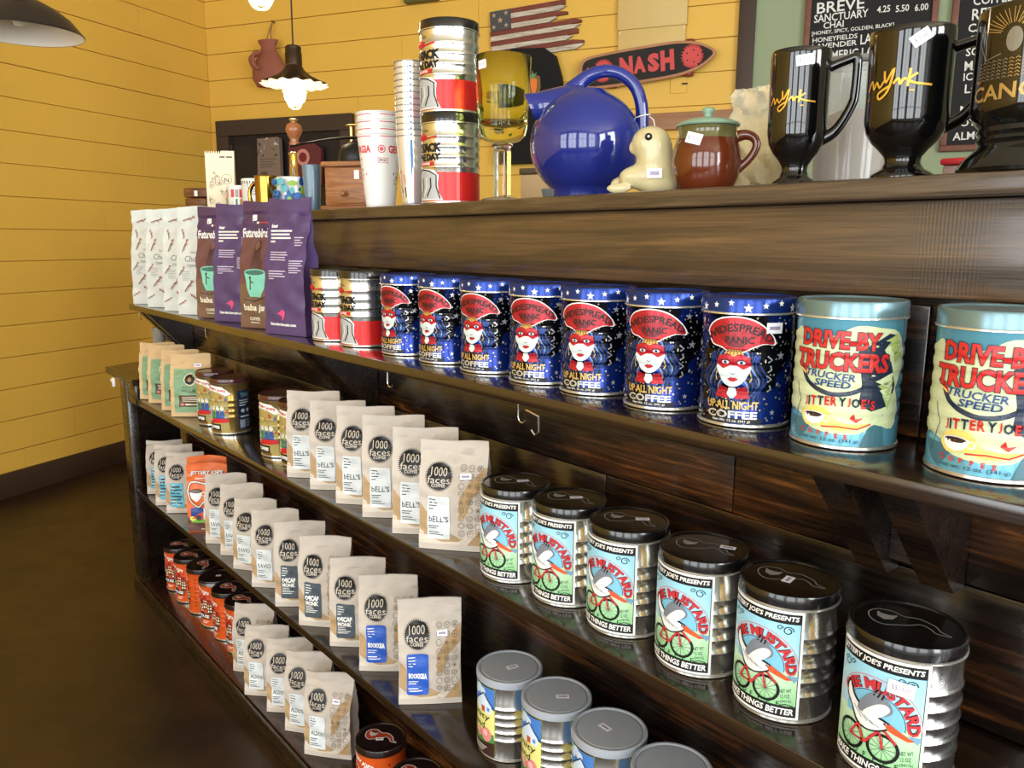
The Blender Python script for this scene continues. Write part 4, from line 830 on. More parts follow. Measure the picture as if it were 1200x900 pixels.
row('savio', 45, 'pale white-labelled coffee bags between orange bag and slate labels', 'white label', 'SAVIO', LW_, 'k', [(-2.356, .758, .82, .212), (-2.238, .76, .80, .209), (-2.118, .752, .66, .199), (-1.969, .745, .80, .207)], 4,
    ['pale white-labelled coffee bag directly beside the orange bag', 'pale white-labelled coffee bag, second from the orange bag', 'pale white-labelled coffee bag, third from the orange bag and shorter', 'pale white-labelled coffee bag directly before the slate-labelled bags'])
row('decaf', 57, 'pale coffee bags with slate grey label', 'slate grey label', 'DECAF', LG_, 'w', [(-1.819, .745, .92, .213), (-1.691, .748, .74, .216), (-1.552, .758, .84, .202)], 4,
    ['pale coffee bag with slate grey label, nearest the white-labelled bags', 'pale coffee bag with slate grey label, middle of the three', 'pale coffee bag with slate grey label, beside the blue labels'], two='MONK')
row('book', 69, 'pale coffee bags with blue label', 'blue label', 'BOOKKISA', LB_, 'w', [(-1.416, .757, .88, .205), (-1.254, .755, .95, .210)], 4,
    ['pale coffee bag with blue label, behind the nearer blue-labelled one', 'pale coffee bag with blue label and price sticker, nearest on its shelf'], price=(1,))
row('aldo', 81, 'pale white-labelled coffee bags on the bottom shelf', 'white label', "ALDO'S", LW_, 'k', [(-2.215, .768, .70, .205), (-2.069, .745, .78, .200), (-1.95, .76, .82, .203), (-1.839, .762, .68, .215), (-1.716, .758, .68, .213)], 5,
    ['pale white-labelled coffee bag on the bottom shelf, touching the orange cans'] + ['pale white-labelled coffee bag on the bottom shelf, %s from the orange cans' % q for q in ('second', 'third', 'fourth')] + ['pale white-labelled coffee bag with price sticker, nearest on the bottom shelf'], price=(4,))
# ---- kraft bags with green label
KRAFT = mat('kraft_paper', (204, 172, 126), 0.75, var=0.05, vscale=30, bump=0.15, bscale=120)
kb = thing('coffee_bag', '', 'coffee bag', group='kraft coffee bags with green label'); W, H, T = 0.125, 0.197, 0.05
fn = bag_fn(W, H, T, 5, 0.5, 0.9, round_top=0.1); bag_body(fn, W, H, T, KRAFT, kb)
a = Art(); GN = mat('green_label_paper', (124, 158, 120), 0.45); BR_ = ink((84, 60, 46)); f = front_map(fn, W, H); us = frange(-W / 2, W / 2, 16); vs = frange(0, H, 30)
a.rect(-0.4 * W, 0.07 * H, 0.46 * W, 0.76 * H, GN, 0)
a.ell(0.02 * W, 0.6 * H, 0.019, 0.019, INK_CR, 24, 1); a.ell(0.02 * W, 0.6 * H, 0.016, 0.016, ink((44, 34, 28)), 24, 2); a.ell(0.02 * W, 0.6 * H, 0.006, 0.007, ink((168, 130, 70)), 12, 3)
DGN = ink((52, 78, 58)); a.text('WELL BEAN', 0.06 * W, 0.42 * H, 0.009, DGN, width=0.066, z=1, bold=0.02); a.text('Roasted for', 0.0, 0.48 * H, 0.006, DGN, width=0.04, z=1, shear=0.2)
a.rect(-0.28 * W, 0.16 * H, 0.42 * W, 0.35 * H, BR_, 1); a.lines(-0.2 * W, 0.32 * H, [0.05, 0.06, 0.05], 0.0025, 0.006, INK_CR, 2); a.ell(-0.2 * W, 0.2 * H, 0.006, 0.004, ink((200, 110, 80)), 10, 2); a.lines(-0.12 * W, 0.21 * H, [0.05], 0.004, 0.006, INK_CR, 2)
a.build('label', f, us, vs, kb, base=0.0015)['label'] = 'sage green label'
st = Stamp(kb)
for i, (x, y, a_) in enumerate([(-2.944, .757, .82), (-2.853, .760, .84), (-2.704, .759, .82), (-2.585, .753, .90)]):
    o = put_bag(st, x, y, 3, a_, .197, ['kraft coffee bag with green label, farthest one by the end cap', 'kraft coffee bag with green label, second from the end cap', 'kraft coffee bag with green label, tucked behind the front one', 'kraft coffee bag with green label and round emblem, frontmost by the gold cans'][i], W, T, H)
Art().sticker(0.2 * W, 0.82 * H, 0.022, 0.011, 0, 0).build('price_sticker', f, us, vs, o, base=0.003)
# ---- orange bags
OB = mat('orange_bag_film', (226, 108, 46), 0.45, coat=0.1, var=0.04, vscale=20); ob = thing('coffee_bag', '', 'coffee bag', group='orange coffee bags'); W, H, T = 0.125, 0.217, 0.05
fn = bag_fn(W, H, T, 8, 0.5, 0.88, round_top=0.14); bag_body(fn, W, H, T, OB, ob); f = front_map(fn, W, H); us = frange(-W / 2, W / 2, 16); vs = frange(0, H, 30)
a = Art(); BB = ink((98, 66, 56))
a.rect(-0.5 * W, 0.002, 0.5 * W, 0.22 * H, BB, 0); a.text("JITTERY JOE'S", 0.0, 0.855 * H, 0.017, INK_K, width=0.104, bold=0.06, shear=0.15, z=1); a.text("JITTERY JOE'S", -0.0006, 0.858 * H, 0.016, INK_W, width=0.1, bold=0.04, shear=0.15, z=2); a.lines(-0.036, 0.79 * H, [0.075], 0.0024, 0.005, INK_W, 1)
T2 = lambda p: (p[0] * 0.058 + 0.0, p[1] * 0.07 + 0.125)
out = [(-0.98, 0.1), (-0.9, 0.42), (-0.55, 0.5), (-0.1, 0.42), (0.3, 0.46), (0.75, 0.4), (0.95, 0.15), (0.98, -0.1), (0.7, -0.2), (0.4, -0.28), (0.15, -0.32), (-0.15, -0.4), (-0.4, -0.62), (-0.7, -0.5), (-0.9, -0.25)]
out = sm2(out, 3)
a.stroke([T2(p) for p in out], 0.0075, INK_K, 1, True); a.stroke([T2(p) for p in out], 0.0038, INK_W, 2, True)
a.poly([T2(p) for p in [(-0.9, 0.08), (-0.2, 0.08), (-0.26, -0.2), (-0.5, -0.38), (-0.8, -0.2)]], INK_W, 3); a.ell(*T2((-0.55, 0.1)), 0.021, 0.006, INK_K, 16, 4); a.ell(*T2((-0.55, 0.1)), 0.018, 0.0045, ink((120, 104, 96)), 16, 5); a.ring(*T2((-0.12, -0.02)), 0.006, 0.0025, INK_W, 10, 3)
a.poly([T2(p) for p in [(0.55, 0.1), (0.95, 0.06), (0.9, -0.06), (0.6, -0.1)]], INK_W, 3); a.poly([T2(p) for p in [(0.0, 0.36), (0.3, 0.48), (0.8, 0.36), (0.5, 0.22), (0.3, 0.3)]], INK_W, 3)
a.rect(-0.4 * W, 0.15 * H, 0.46 * W, 0.365 * H, ink((236, 226, 230)), 1); a.rect(-0.4 * W, 0.14 * H, 0.46 * W, 0.19 * H, ink((120, 176, 60)), 2); a.rect(-0.4 * W, 0.19 * H, -0.08 * W, 0.365 * H, ink((44, 72, 140)), 2); a.poly([(-0.4 * W, 0.19 * H), (-0.08 * W, 0.19 * H), (-0.08 * W, 0.3 * H), (-0.2 * W, 0.28 * H)], ink((206, 70, 50)), 3); a.ell(-0.2 * W, 0.215 * H, 0.009, 0.01, ink((60, 70, 80)), 10, 4); a.ell(-0.36 * W, 0.2 * H, 0.01, 0.008, ink((230, 216, 110)), 10, 3)
a.text('CAROLINA', 0.19 * W, 0.305 * H, 0.0075, ink((214, 96, 130)), width=0.05, z=2); a.text('COFFEE', 0.16 * W, 0.255 * H, 0.0075, ink((214, 96, 130)), width=0.036, z=2)
a.text('COFFEE', 0.1 * W, 0.075 * H, 0.006, INK_CR, width=0.034, z=2, bold=0.03); a.lines(-0.02, 0.045 * H, [0.06], 0.002, 0.004, INK_CR, 2)
a.build('printed_art', f, us, vs, ob, base=0.0015)
st = Stamp(ob); put_bag(st, -2.557, .775, 4, .88, .222, 'orange coffee bag mostly hidden behind another orange bag', W, T, H); o = put_bag(st, -2.493, .752, 4, .92, .215, 'orange coffee bag with white cup drawing and brown foot, in front', W, T, H)
for c in list(st.root.children): pass
# ---- white bags with brown sketches
WB = mat('white_bag_film', (206, 210, 204), 0.5, var=0.02, vscale=20); wbg = thing('coffee_bag', '', 'coffee bag', group='white coffee bags with brown sketches'); W, H, T = 0.135, 0.322, 0.06
fn = bag_fn(W, H, T, 14, 0.45, 0.9); bag_body(fn, W, H, T, WB, wbg, 16, 40); f = front_map(fn, W, H); us = frange(-W / 2, W / 2, 16); vs = frange(0, H, 40)
a = Art(); SK = ink((110, 62, 48)); SK2 = ink((196, 140, 112)); GT = ink((120, 124, 122))
def twig(x, y, s, rot):
    c, d = math.cos(rot), math.sin(rot); Tm = lambda p: (x + (p[0] * c - p[1] * d) * s, y + (p[0] * d + p[1] * c) * s)
    a.stroke([Tm((-1, 0)), (Tm((0, 0.1))), Tm((0.8, 0))], s * 0.14, SK, 1); a.stroke([Tm((-0.7, -0.2)), Tm((0.1, -0.1)), Tm((0.6, -0.05))], s * 0.1, SK2, 1); a.stroke([Tm((0.0, 0.05)), Tm((0.5, -0.35))], s * 0.08, SK, 1); a.ell(*Tm((0.9, 0.02)), s * 0.26, s * 0.2, SK2, 9, 1)
    for k in range(3): a.stroke([Tm((0.7 + 0.1 * k, 0.1)), Tm((0.95 + 0.12 * k, 0.3 - 0.2 * k))], s * 0.06, SK, 2)
for x, y, s, r_ in [(-0.03, 0.285, 0.018, 0.3), (0.03, 0.225, 0.026, 0.9), (-0.048, 0.24, 0.014, 1.7), (0.05, 0.195, 0.016, -0.4), (-0.02, 0.085, 0.022, 0.8), (0.03, 0.03, 0.02, 0.2), (-0.05, 0.035, 0.014, 0.5), (-0.035, 0.205, 0.02, 1.2), (0.04, 0.27, 0.016, 2.2), (-0.045, 0.13, 0.016, 0.9), (0.005, 0.052, 0.018, 2.6)]: twig(x, y, s, r_)
a.text('La La', 0.0, 0.188, 0.008, GT, width=0.02, z=1); a.text('Choir', 0.0, 0.168, 0.018, GT, width=0.056, z=1); a.text('COFFEE', 0.0, 0.147, 0.008, GT, width=0.044, z=1); a.lines(-0.045, 0.13, [0.03, 0.028, 0.03, 0.02, 0.03, 0.026], 0.0012, 0.005, GT, 1); a.lines(0.012, 0.075, [0.04, 0.036], 0.0014, 0.006, GT, 1); a.ring(0.045, 0.1, 0.009, 0.001, SK2, 14, 1)
a.build('printed_sketches', f, us, vs, wbg, base=0.0015)
st = Stamp(wbg)
for i, (x, y, a_) in enumerate([(-3.045, .785, .62), (-2.873, .785, .64), (-2.69, .785, .62), (-2.54, .782, .55)]): put_bag(st, x, y, 2, a_, (.326, .323, .322, .323)[i], 'tall white coffee bag with brown sketches, %s from the shelf end' % ORD[i], W, T, H)
# ---- purple and brown bags
PU = mat('purple_bag_film', (80, 60, 104), 0.42, var=0.22, vscale=14, coat=0.1); PB = mat('brown_mauve_bag_film', (104, 66, 62), 0.45, var=0.12, vscale=14)
W, H, T = 0.142, 0.326, 0.06
pb = thing('coffee_bag', '', 'coffee bag', group='tall purple and brown coffee bags'); fn = bag_fn(W, H, T, 17, 0.4, 0.9); bag_body(fn, W, H, T, PU, pb, 16, 40); f = front_map(fn, W, H); us = frange(-W / 2, W / 2, 16); vs = frange(0, H, 40)
a = Art(); LV = ink((206, 196, 214)); PKK = ink((206, 62, 110))
a.text('dear', -0.045, 0.262, 0.009, INK_W, width=0.02, bold=0.04, z=1); a.lines(-0.055, 0.252, [0.07, 0.066, 0.072, 0.02], 0.0042, 0.0085, INK_W, 1); a.lines(-0.05, 0.2, [0.06, 0.064, 0.058, 0.06], 0.0022, 0.006, LV, 1); a.lines(-0.048, 0.155, [0.06, 0.052, 0.06, 0.02], 0.0022, 0.006, LV, 1)
a.lines(0.03, 0.235, [0.03, 0.02, 0.03, 0.026], 0.0022, 0.006, LV, 1); a.lines(0.024, 0.18, [0.04, 0.036, 0.042, 0.03, 0.04, 0.03], 0.002, 0.0055, LV, 1)
a.poly([(-0.02, 0.052), (-0.012, 0.056), (-0.004, 0.062), (0.004, 0.058), (0.005, 0.05), (0.0, 0.036), (-0.003, 0.036), (-0.004, 0.046), (-0.01, 0.049)], PKK, 1); a.text('futurebirdsmusic.com', -0.004, 0.026, 0.0075, INK_W, width=0.09, bold=0.04, z=1)
a.build('printed_text', f, us, vs, pb, base=0.0015)
stp = Stamp(pb)
bb = thing('coffee_bag', '', 'coffee bag', group='tall purple and brown coffee bags'); bag_body(fn, W, H, T, PB, bb, 16, 40)
a = Art(); MINT = ink((128, 206, 180)); MK = ink((60, 110, 100)); DKM = ink((64, 36, 40))
a.rect(-0.5 * W, 0.002, 0.5 * W, 0.115, ink((112, 84, 64)), 0); a.rect(-0.5 * W, 0.24, 0.5 * W, 0.325, ink((78, 52, 84)), 0)
a.text('Futurebirds', -0.012, 0.246, 0.024, INK_W, width=0.104, bold=0.03, z=3); a.poly([(-0.03, 0.276), (-0.012, 0.278), (-0.01, 0.292), (-0.028, 0.292)], INK_W, 2); a.ell(-0.008, 0.272, 0.006, 0.003, INK_W, 10, 2); a.lines(0.0, 0.274, [0.04], 0.003, 0.004, ink((196, 60, 70)), 2)
for k in range(9): a.stroke([(-0.024 + k * 0.006, 0.122 + (k % 2) * 0.004), (-0.02 + k * 0.005, 0.17), (-0.008 + k * 0.002, 0.212 + 0.006 * math.sin(k))], 0.0012, DKM, 2)
a.ell(0.0, 0.214, 0.011, 0.014, DKM, 14, 2); a.ell(0.0, 0.214, 0.009, 0.012, ink((118, 78, 70)), 14, 3)
a.poly([(-0.045, 0.145), (-0.04, 0.105), (-0.026, 0.082), (0.02, 0.082), (0.034, 0.105), (0.04, 0.145)], MINT, 3); a.ell(-0.0025, 0.145, 0.0425, 0.009, MINT, 24, 4); a.ell(-0.0025, 0.145, 0.037, 0.0065, MK, 24, 5); a.ring(0.044, 0.12, 0.014, 0.006, MINT, 16, 3)
a.stroke([(-0.022, 0.128), (-0.022, 0.1)], 0.005, DKM, 4); a.ell(-0.022, 0.131, 0.004, 0.005, DKM, 10, 4); a.stroke([(-0.022, 0.122), (-0.006, 0.118)], 0.003, DKM, 4); a.stroke([(-0.05, 0.075), (-0.01, 0.07), (0.04, 0.084), (0.06, 0.08)], 0.003, DKM, 4)
a.text('baba java', 0.0, 0.052, 0.022, INK_CR, width=0.104, bold=0.03, z=3); a.text('COFFEE', -0.01, 0.025, 0.0085, INK_CR, width=0.042, bold=0.03, z=3); a.lines(-0.028, 0.016, [0.036], 0.002, 0.004, INK_CR, 3)
a.L = {k: [([(x * 0.86 - 0.01 if abs(x) < 0.07 else x, y) for x, y in p], M) for p, M in q] for k, q in a.L.items()}
a.build('printed_art', f, us, vs, bb, base=0.0015)
stb = Stamp(bb)
put_bag(stb, -2.395, .79, 2, .55, .318, 'brown coffee bag with mint cup, half hidden between white and purple bags', W, T, H)
put_bag(stp, -2.27, .795, 2, .46, .322, 'tall purple coffee bag with white text, left of the brown one', W, T, H)
put_bag(stb, -2.06, .79, 2, .42, .322, 'tall brown coffee bag with mint cup drawing in front view', W, T, H)
put_bag(stp, -1.893, .785, 2, .30, .322, 'tall purple coffee bag with white text, right beside the silver cans', W, T, H)
# ------------------------------------------------------------------ things on the countertop
ZT = CT + 0.0007
def at(x, y=1.0): return (x, y, ZT)
def mug_body(r0, r1, h, M, MI, parent, th=0.003, name='body', foot=None, seg=48):
    prof = [(0, 0.0), (r0 - 0.003, 0.0), (r0, 0.003), (r0 + (r1 - r0) * .06, h * .06), (r1 - (r1 - r0) * .05, h * .95), (r1, h - 0.002), (r1 - th / 2, h), (r1 - th, h - 0.002), (r0 - th, 0.006), (0, 0.006)]
    G().lathe(prof, M, seg, mats=[M, M, M, M, M, M, M, MI, MI, MI]).build(name, parent, 40)
    return rof_of([(r0, 0.003), (r1, h)])
def handle(pts, r, M, parent, seg=12, flat=1.0, name='handle'):
    rs = smooth_rad(list(r)) if isinstance(r, (list, tuple)) else r
    return G().tube(smooth_path(pts), rs, M, seg, flat=flat).build(name, parent, 60)
def arc_handle(x0, zc, hx, hz, y=0.0, a0=-1.45, a1=1.45, n=14): return [(x0 + hx * math.cos(t), y, zc + hz * math.sin(t)) for t in frange(a0, a1, n)]
# ---- black footed mugs with gold script
BG = mat('black_glass', (8, 8, 9), 0.06, coat=0.6); GSC = ink((222, 172, 62), 0.3, 0.3)
def footed_mug(label, x, y, h, R, script, sticker_rot, sx):
    t = thing('glass_mug', label, 'mug', at(x, y), 0, 'black footed glass mugs'); k = h / 0.17
    prof = [(0, 0.0), (R * .76, 0.0), (R * .78, .003), (R * .74, .007), (R * .52, h * .075), (R * .43, h * .12), (R * .45, h * .16), (R * .58, h * .205), (R * .78, h * .26), (R * .93, h * .325), (R * .985, h * .39), (R, h * .43), (R, h * .47), (R, h - .008), (R * 1.0, h - .002), (R * .98, h), (R * .94, h - .002), (R * .93, h * .42), (R * .6, h * .28), (0, h * .25)]
    G().lathe(prof, BG, 56).build('body', t, 50)
    hp = [(R * .95, 0, h * .875), (R * 1.25, 0, h * .90), (R * 1.6, 0, h * .925), (R * 1.78, 0, h * .93), (R * 1.82, 0, h * .87), (R * 1.8, 0, h * .68), (R * 1.74, 0, h * .6), (R * 1.5, 0, h * .49), (R * 1.2, 0, h * .4), (R * .7, 0, h * .34)]
    o = handle(hp, [.0065, .006, .006, .006, .006, .006, .0062, .0065, .0075, .009], BG, t, 10); o.rotation_euler = (0, 0, math.radians(script[1]))
    if script[0]:
        a = Art(); s = R / 0.043
        w_ = lambda pts, wd: a.stroke([(px * s, py * s + h * .62) for px, py in sm2(pts, 4, False)], wd * s, GSC, 0)
        w_([(-0.036, -0.004), (-0.03, 0.006), (-0.027, -0.003), (-0.023, 0.004), (-0.019, -0.002), (-0.014, 0.004)], .0022); w_([(-0.014, 0.014), (-0.012, 0.002), (-0.004, 0.016), (-0.009, -0.006), (-0.018, -0.014), (-0.02, -0.008), (-0.006, -0.001)], .0024); w_([(-0.004, 0.0), (0.001, 0.005), (0.003, -0.001), (0.006, 0.004), (0.009, 0.003)], .0026); w_([(0.012, 0.014), (0.01, -0.004)], .0026); w_([(0.019, 0.009), (0.011, 0.003), (0.018, -0.001), (0.034, -0.003)], .0024); w_([(0.012, -0.008), (0.017, -0.008)], .0014)
        oo = a.build('gold_script', wrap_fn(lambda v: R * 1.012), frange(-R * 2, R * 2, 30), [], t, base=0.0006); oo.rotation_euler = (0, 0, math.radians(script[2]))
    if sticker_rot is not None:
        oo = Art().sticker(sx, h * .9, 0.022, 0.0135, sticker_rot, 0, '$ 5.00').build('price_sticker', wrap_fn(lambda v: R * 1.02), frange(-R * 2, R * 2, 30), [], t, base=0.0006); oo.rotation_euler = (0, 0, math.radians(script[2]))
    return t
footed_mug('black footed mug with gold script and level price tag, beside the brown pot', -0.624, 1.02, .176, .0385, (1, 28, 18), 0.12, 0.014)
footed_mug('black footed mug with gold script and tilted price tag, in the middle', -0.468, 1.0, .17, .0465, (1, 31, 10), 0.6, 0.021)
t = thing('glass_mug', 'dark footed mug with gold sun and lettering at the right edge', 'mug', at(-.328, .993), 0); R = .062; SM = mat('smoky_dark_glass', (16, 15, 13), 0.08, coat=0.5)
prof = [(0, 0), (R * 1.12, 0), (R * 1.14, .004), (R * 1.05, .014), (R * .88, .024), (R * .82, .03), (R * .86, .034), (R * .82, .038), (R * .86, .042), (R * .83, .047), (R * .95, .056), (R, .066), (R, .07), (R, .158), (R * 1.0, .164), (R * .97, .166), (R * .95, .164), (R * .94, .07), (0, .06)]
G().lathe(prof, SM, 64).build('body', t, 40)
a = Art(); GB = ink((176, 146, 84), 0.3, 0.4); GS_ = ink((132, 128, 112), 0.4, 0.3)
a.text('CANCUN', 0.028, 0.079, 0.016, GB, width=0.105, bold=0.02, z=0)
for k in range(6):
    for j in range(9): a.stroke([(-0.02 + j * 0.0062, .092 + k * .0034), (-0.018 + j * .0062, .0935 + k * .0034), (-0.0155 + j * .0062, .092 + k * .0034)], .0007, GS_ if j < 6 else GB, 0)
for k in range(11):
    tt = -0.35 + k * 0.3; a.stroke([(0.018 + .012 * math.cos(tt), .132 + .012 * math.sin(tt)), (0.018 + .036 * math.cos(tt), .132 + .027 * math.sin(tt))], .0008, GB, 0); a.stroke([(0.018 + .013 * math.cos(tt + .12), .132 + .012 * math.sin(tt + .12)), (0.018 + .036 * math.cos(tt + .12), .132 + .027 * math.sin(tt + .12))], .0008, GB, 0)
a.ell(0.02, .128, .008, .012, GS_, 16, 0); a.stroke([(-.018, .15), (-.021, .13), (-.01, .112)], .001, GS_, 0); a.stroke([(-.018, .15), (-.012, .13), (-.01, .112), (.008, .116)], .001, GS_, 0)
a.build('gold_print', wrap_fn(lambda v: R), frange(-.1, .1, 40), [], t, base=.0005).rotation_euler = (0, 0, math.radians(-24))
# ---- brown bean pot with green lid
BP = mat('brown_glaze', (92, 38, 16), 0.12, coat=0.5, var=0.25, vscale=18); GL = mat('celadon_glaze', (132, 162, 138), 0.15, coat=0.4, var=0.15, vscale=25); GRB = mat('green_brown_glaze', (96, 92, 54), 0.15, coat=0.4, var=0.4, vscale=60)
t = thing('bean_pot', 'brown glazed bean pot with celadon green lid', 'pot', at(-.772, 1.02), 0); s = 1.02
G().lathe([(0, 0), (.036, 0), (.040, .003), (.0485, .022), (.0515, .042), (.050, .06), (.045, .076), (.0415, .083), (.0425, .09), (.044, .094), (.041, .094), (.039, .085), (.046, .06), (.046, .03), (0, .008)], BP, 56, mats=[BP] * 6 + [GRB] * 4 + [BP] * 4).build('body', t, 60)
G().lathe([(.046, .0945), (.0475, .0965), (.046, .099), (.03, .105), (.012, .1075), (.0065, .110), (.0065, .113), (.0095, .116), (.0095, .120), (.006, .1225), (0, .123)], GL, 48).build('lid', t, 60)
handle([(.044, 0, .08), (.055, 0, .082), (.066, 0, .078), (.0715, 0, .068), (.068, 0, .056), (.06, 0, .045), (.05, 0, .036), (.046, 0, .034)], [.0085, .0075, .0065, .006, .006, .006, .0065, .009], BP, t, 12).rotation_euler = (0, 0, math.radians(34))
Art().sticker(-.014, .074, .025, .016, -.28, 0, '$ 7.00').build('price_sticker', wrap_fn(rof_of([(.0495, .062), (.0435, .08)])), frange(-.06, .06, 30), frange(.06, .09, 6), t, base=.0012).rotation_euler = (0, 0, math.radians(30))
# ---- onyx bird figurine
ON = mat('onyx_stone', (196, 184, 140), 0.22, var=0.16, vscale=26, coat=0.3); ONO = mat('onyx_orange_vein', (190, 132, 84), 0.25, var=0.2, vscale=30)
t = thing('bird_figurine', 'cream onyx bird figurine with dark round eye', 'figurine', at(-.868, .992), math.radians(41))
def blob(g, c, r, M, n=20, sq=None):
    g.grid(lambda a_, b_: Vector((c[0] + r[0] * math.cos(2 * PI * a_) * math.sin(PI * b_), c[1] + r[1] * math.sin(2 * PI * a_) * math.sin(PI * b_), max(0.0, c[2] + r[2] * math.cos(PI * b_)))), n, n // 2 + 2, M, wrap=True)
bm = bmesh.new()
me = bpy.data.metaballs.new('mb'); me.resolution = 0.004; me.render_resolution = 0.004; me.threshold = 0.35; mo = bpy.data.objects.new('mb', me); C.objects.link(mo)
for c, r, sz in [((.018, 0, .026), .037, (1, .85, .9)), ((.016, 0, .052), .035, (.9, .8, .95)), ((.008, 0, .078), .034, (.98, .85, .82)), ((-.018, 0, .07), .011, (.8, .5, .9)), ((-.012, 0, .026), .024, (1.3, .85, .8)), ((-.04, -.01, .008), .013, (1.7, .55, .7)), ((-.036, .012, .016), .013, (1.5, .55, 1.0)), ((.034, 0, .014), .022, (1, .9, .8))]:
    e = me.elements.new(type='ELLIPSOID'); e.co = c; e.radius = r * 1.35; e.size_x, e.size_y, e.size_z = sz
dg = bpy.context.evaluated_depsgraph_get(); dg.update(); m2 = bpy.data.meshes.new_from_object(mo.evaluated_get(dg)); bpy.data.objects.remove(mo); bpy.data.metaballs.remove(me)
for v in m2.vertices: v.co.z = max(0.0, v.co.z)
m2.name = 'body'; m2.materials.clear(); m2.materials.append(ON); m2.polygons.foreach_set('use_smooth', [True] * len(m2.polygons)); o = bpy.data.objects.new('body', m2); C.objects.link(o); o.parent = t
g = G(); g.lathe([(.0, .004), (.003, .0035), (.0055, .001), (.0055, -.003)], INK_K, 16, T=Matrix.Translation((.004, -.0265, .084)) @ Matrix.Rotation(PI / 2, 4, 'X')); g.build('eye', t)
g = G(); g.lathe([(.0, .0056), (.0015, .005), (.002, .004)], mat('eye_white', (220, 220, 215), .2), 12, T=Matrix.Translation((.004, -.0265, .084)) @ Matrix.Rotation(PI / 2, 4, 'X')); g.build('pupil', t)
g = G(); g.box(.004, .026, -.0345, -.0335, .022, .036, STICK); g.box(.008, .022, -.0347, -.0345, .026, .032, STICKT); g.build('price_sticker', t, None)
# ---- cobalt ball jug
CB = mat('cobalt_glaze', (27, 39, 116), 0.08, coat=0.6, var=0.06, vscale=10)
t = thing('ball_jug', 'glossy cobalt blue ball jug with arched handle and tag', 'jug', at(-1.055, 1.045), math.radians(45)); RJ = .0985
bp = [(0, 0), (.05, 0.0), (.056, .002)] + [(RJ * math.sin(q), .094 - RJ * .97 * math.cos(q)) for q in frange(.62, 2.62, 22)] + [(.040, .183), (.036, .186), (.034, .183), (.03, .17), (0, .165)]
G().lathe(bp, CB, 72).build('body', t, 60)
# spout: neck swelling out of the ball, opening to the left
SPC = smooth_path([(-.004, 0, .148), (-.03, 0, .152), (-.055, 0, .156), (-.078, 0, .158), (-.099, 0, .158)], 4); SPR = smooth_rad([.05, .045, .036, .0285, .0275], 4); NS = len(SPC) - 1
def spout(a_, b_):
    i_ = min(NS, int(round(a_ * NS))); c = SPC[i_]; r_ = SPR[i_]; th_ = 2 * PI * b_; tl = .42 * a_
    v = Vector((-math.sin(tl), 0, math.cos(tl)))
    return c + Vector((0, 1, 0)) * math.cos(th_) * r_ * (1 - .22 * a_) + v * math.sin(th_) * r_ * (1 if math.sin(th_) < 0 else .98)
g = G(); g.grid(lambda a_, b_: spout(b_, a_), 32, NS, CB, wrap=True)
def spin(a_, b_):
    q = 1 - b_ * .5; p = spout(q, a_); c = SPC[min(NS, int(round(q * NS)))]; return c + (p - c) * .84
g.grid(spin, 32, 8, CB, wrap=True)
ring0 = [spout(1, k / 32) for k in range(32)]; ring1 = [spin(k / 32, 0) for k in range(32)]
g.add(ring0 + ring1, [(k, (k + 1) % 32, 32 + (k + 1) % 32, 32 + k) for k in range(32)], CB); g.build('spout', t, 60)
hp = [(-.03, 0, .18), (-.016, 0, .196), (.006, 0, .212), (.034, 0, .219), (.062, 0, .212), (.084, 0, .193), (.095, 0, .168), (.0985, 0, .14), (.097, 0, .112), (.09, 0, .09)]
handle(hp, [.02, .0145, .0118, .011, .011, .011, .0112, .0115, .012, .0135], CB, t, 16, 1.0)
g = G(); g.tube([(.0985 + .0135 * math.cos(q), .0135 * math.sin(q), .142 + .003 * math.cos(q)) for q in frange(0, 2 * PI * 15 / 16, 15)], .0011, mat('white_string', (230, 226, 216), .8), 6, closed=True); g.tube([(.11, 0, .143), (.118, -.004, .136), (.121, -.006, .122)], .001, mat('white_string', (230, 226, 216), .8), 6); g.build('string', t)
g = G(); g.box(.114, .129, -.008, -.0072, .104, .122, STICK); g.build('paper_tag', t, None)
# ---- yellow-green goblet
YG = mat('yellow_green_glass', (238, 242, 176), 0.015, trans=1.0, ior=1.25); CG = mat('clear_glass', (250, 250, 246), 0.02, trans=1.0, ior=1.47)
t = thing('glass_goblet', 'tall yellow green glass goblet with clear square stem', 'goblet', at(-1.228, .995), math.radians(20), )
R = .054
G().lathe([(.018, .108), (.034, .113), (.043, .122), (.0465, .135), (.05, .19), (.054, .262), (.0525, .2635), (.0508, .262), (.047, .19), (.043, .15), (.03, .14), (.0, .137)], YG, 48).build('bowl', t, 50)
G().lathe([(0, .1075), (.018, .1075), (.021, .104), (.016, .1), (.013, .095)], CG, 32).build('knop', t, 50)
g = G(); g.box(-.0125, .0125, -.0125, .0125, .010, .0965, CG, .002); g.build('stem', t, None)
G().lathe([(0, 0), (.040, 0), (.042, .002), (.038, .005), (.016, .0098), (0, .0098)], CG, 40).build('foot', t, 50)
Art().sticker(-.03, .243, .02, .015, .05, 0, '$ 5.00').build('price_sticker', wrap_fn(lambda v: .0528), frange(-.06, .06, 24), [], t, base=.0006).rotation_euler = (0, 0, math.radians(18))
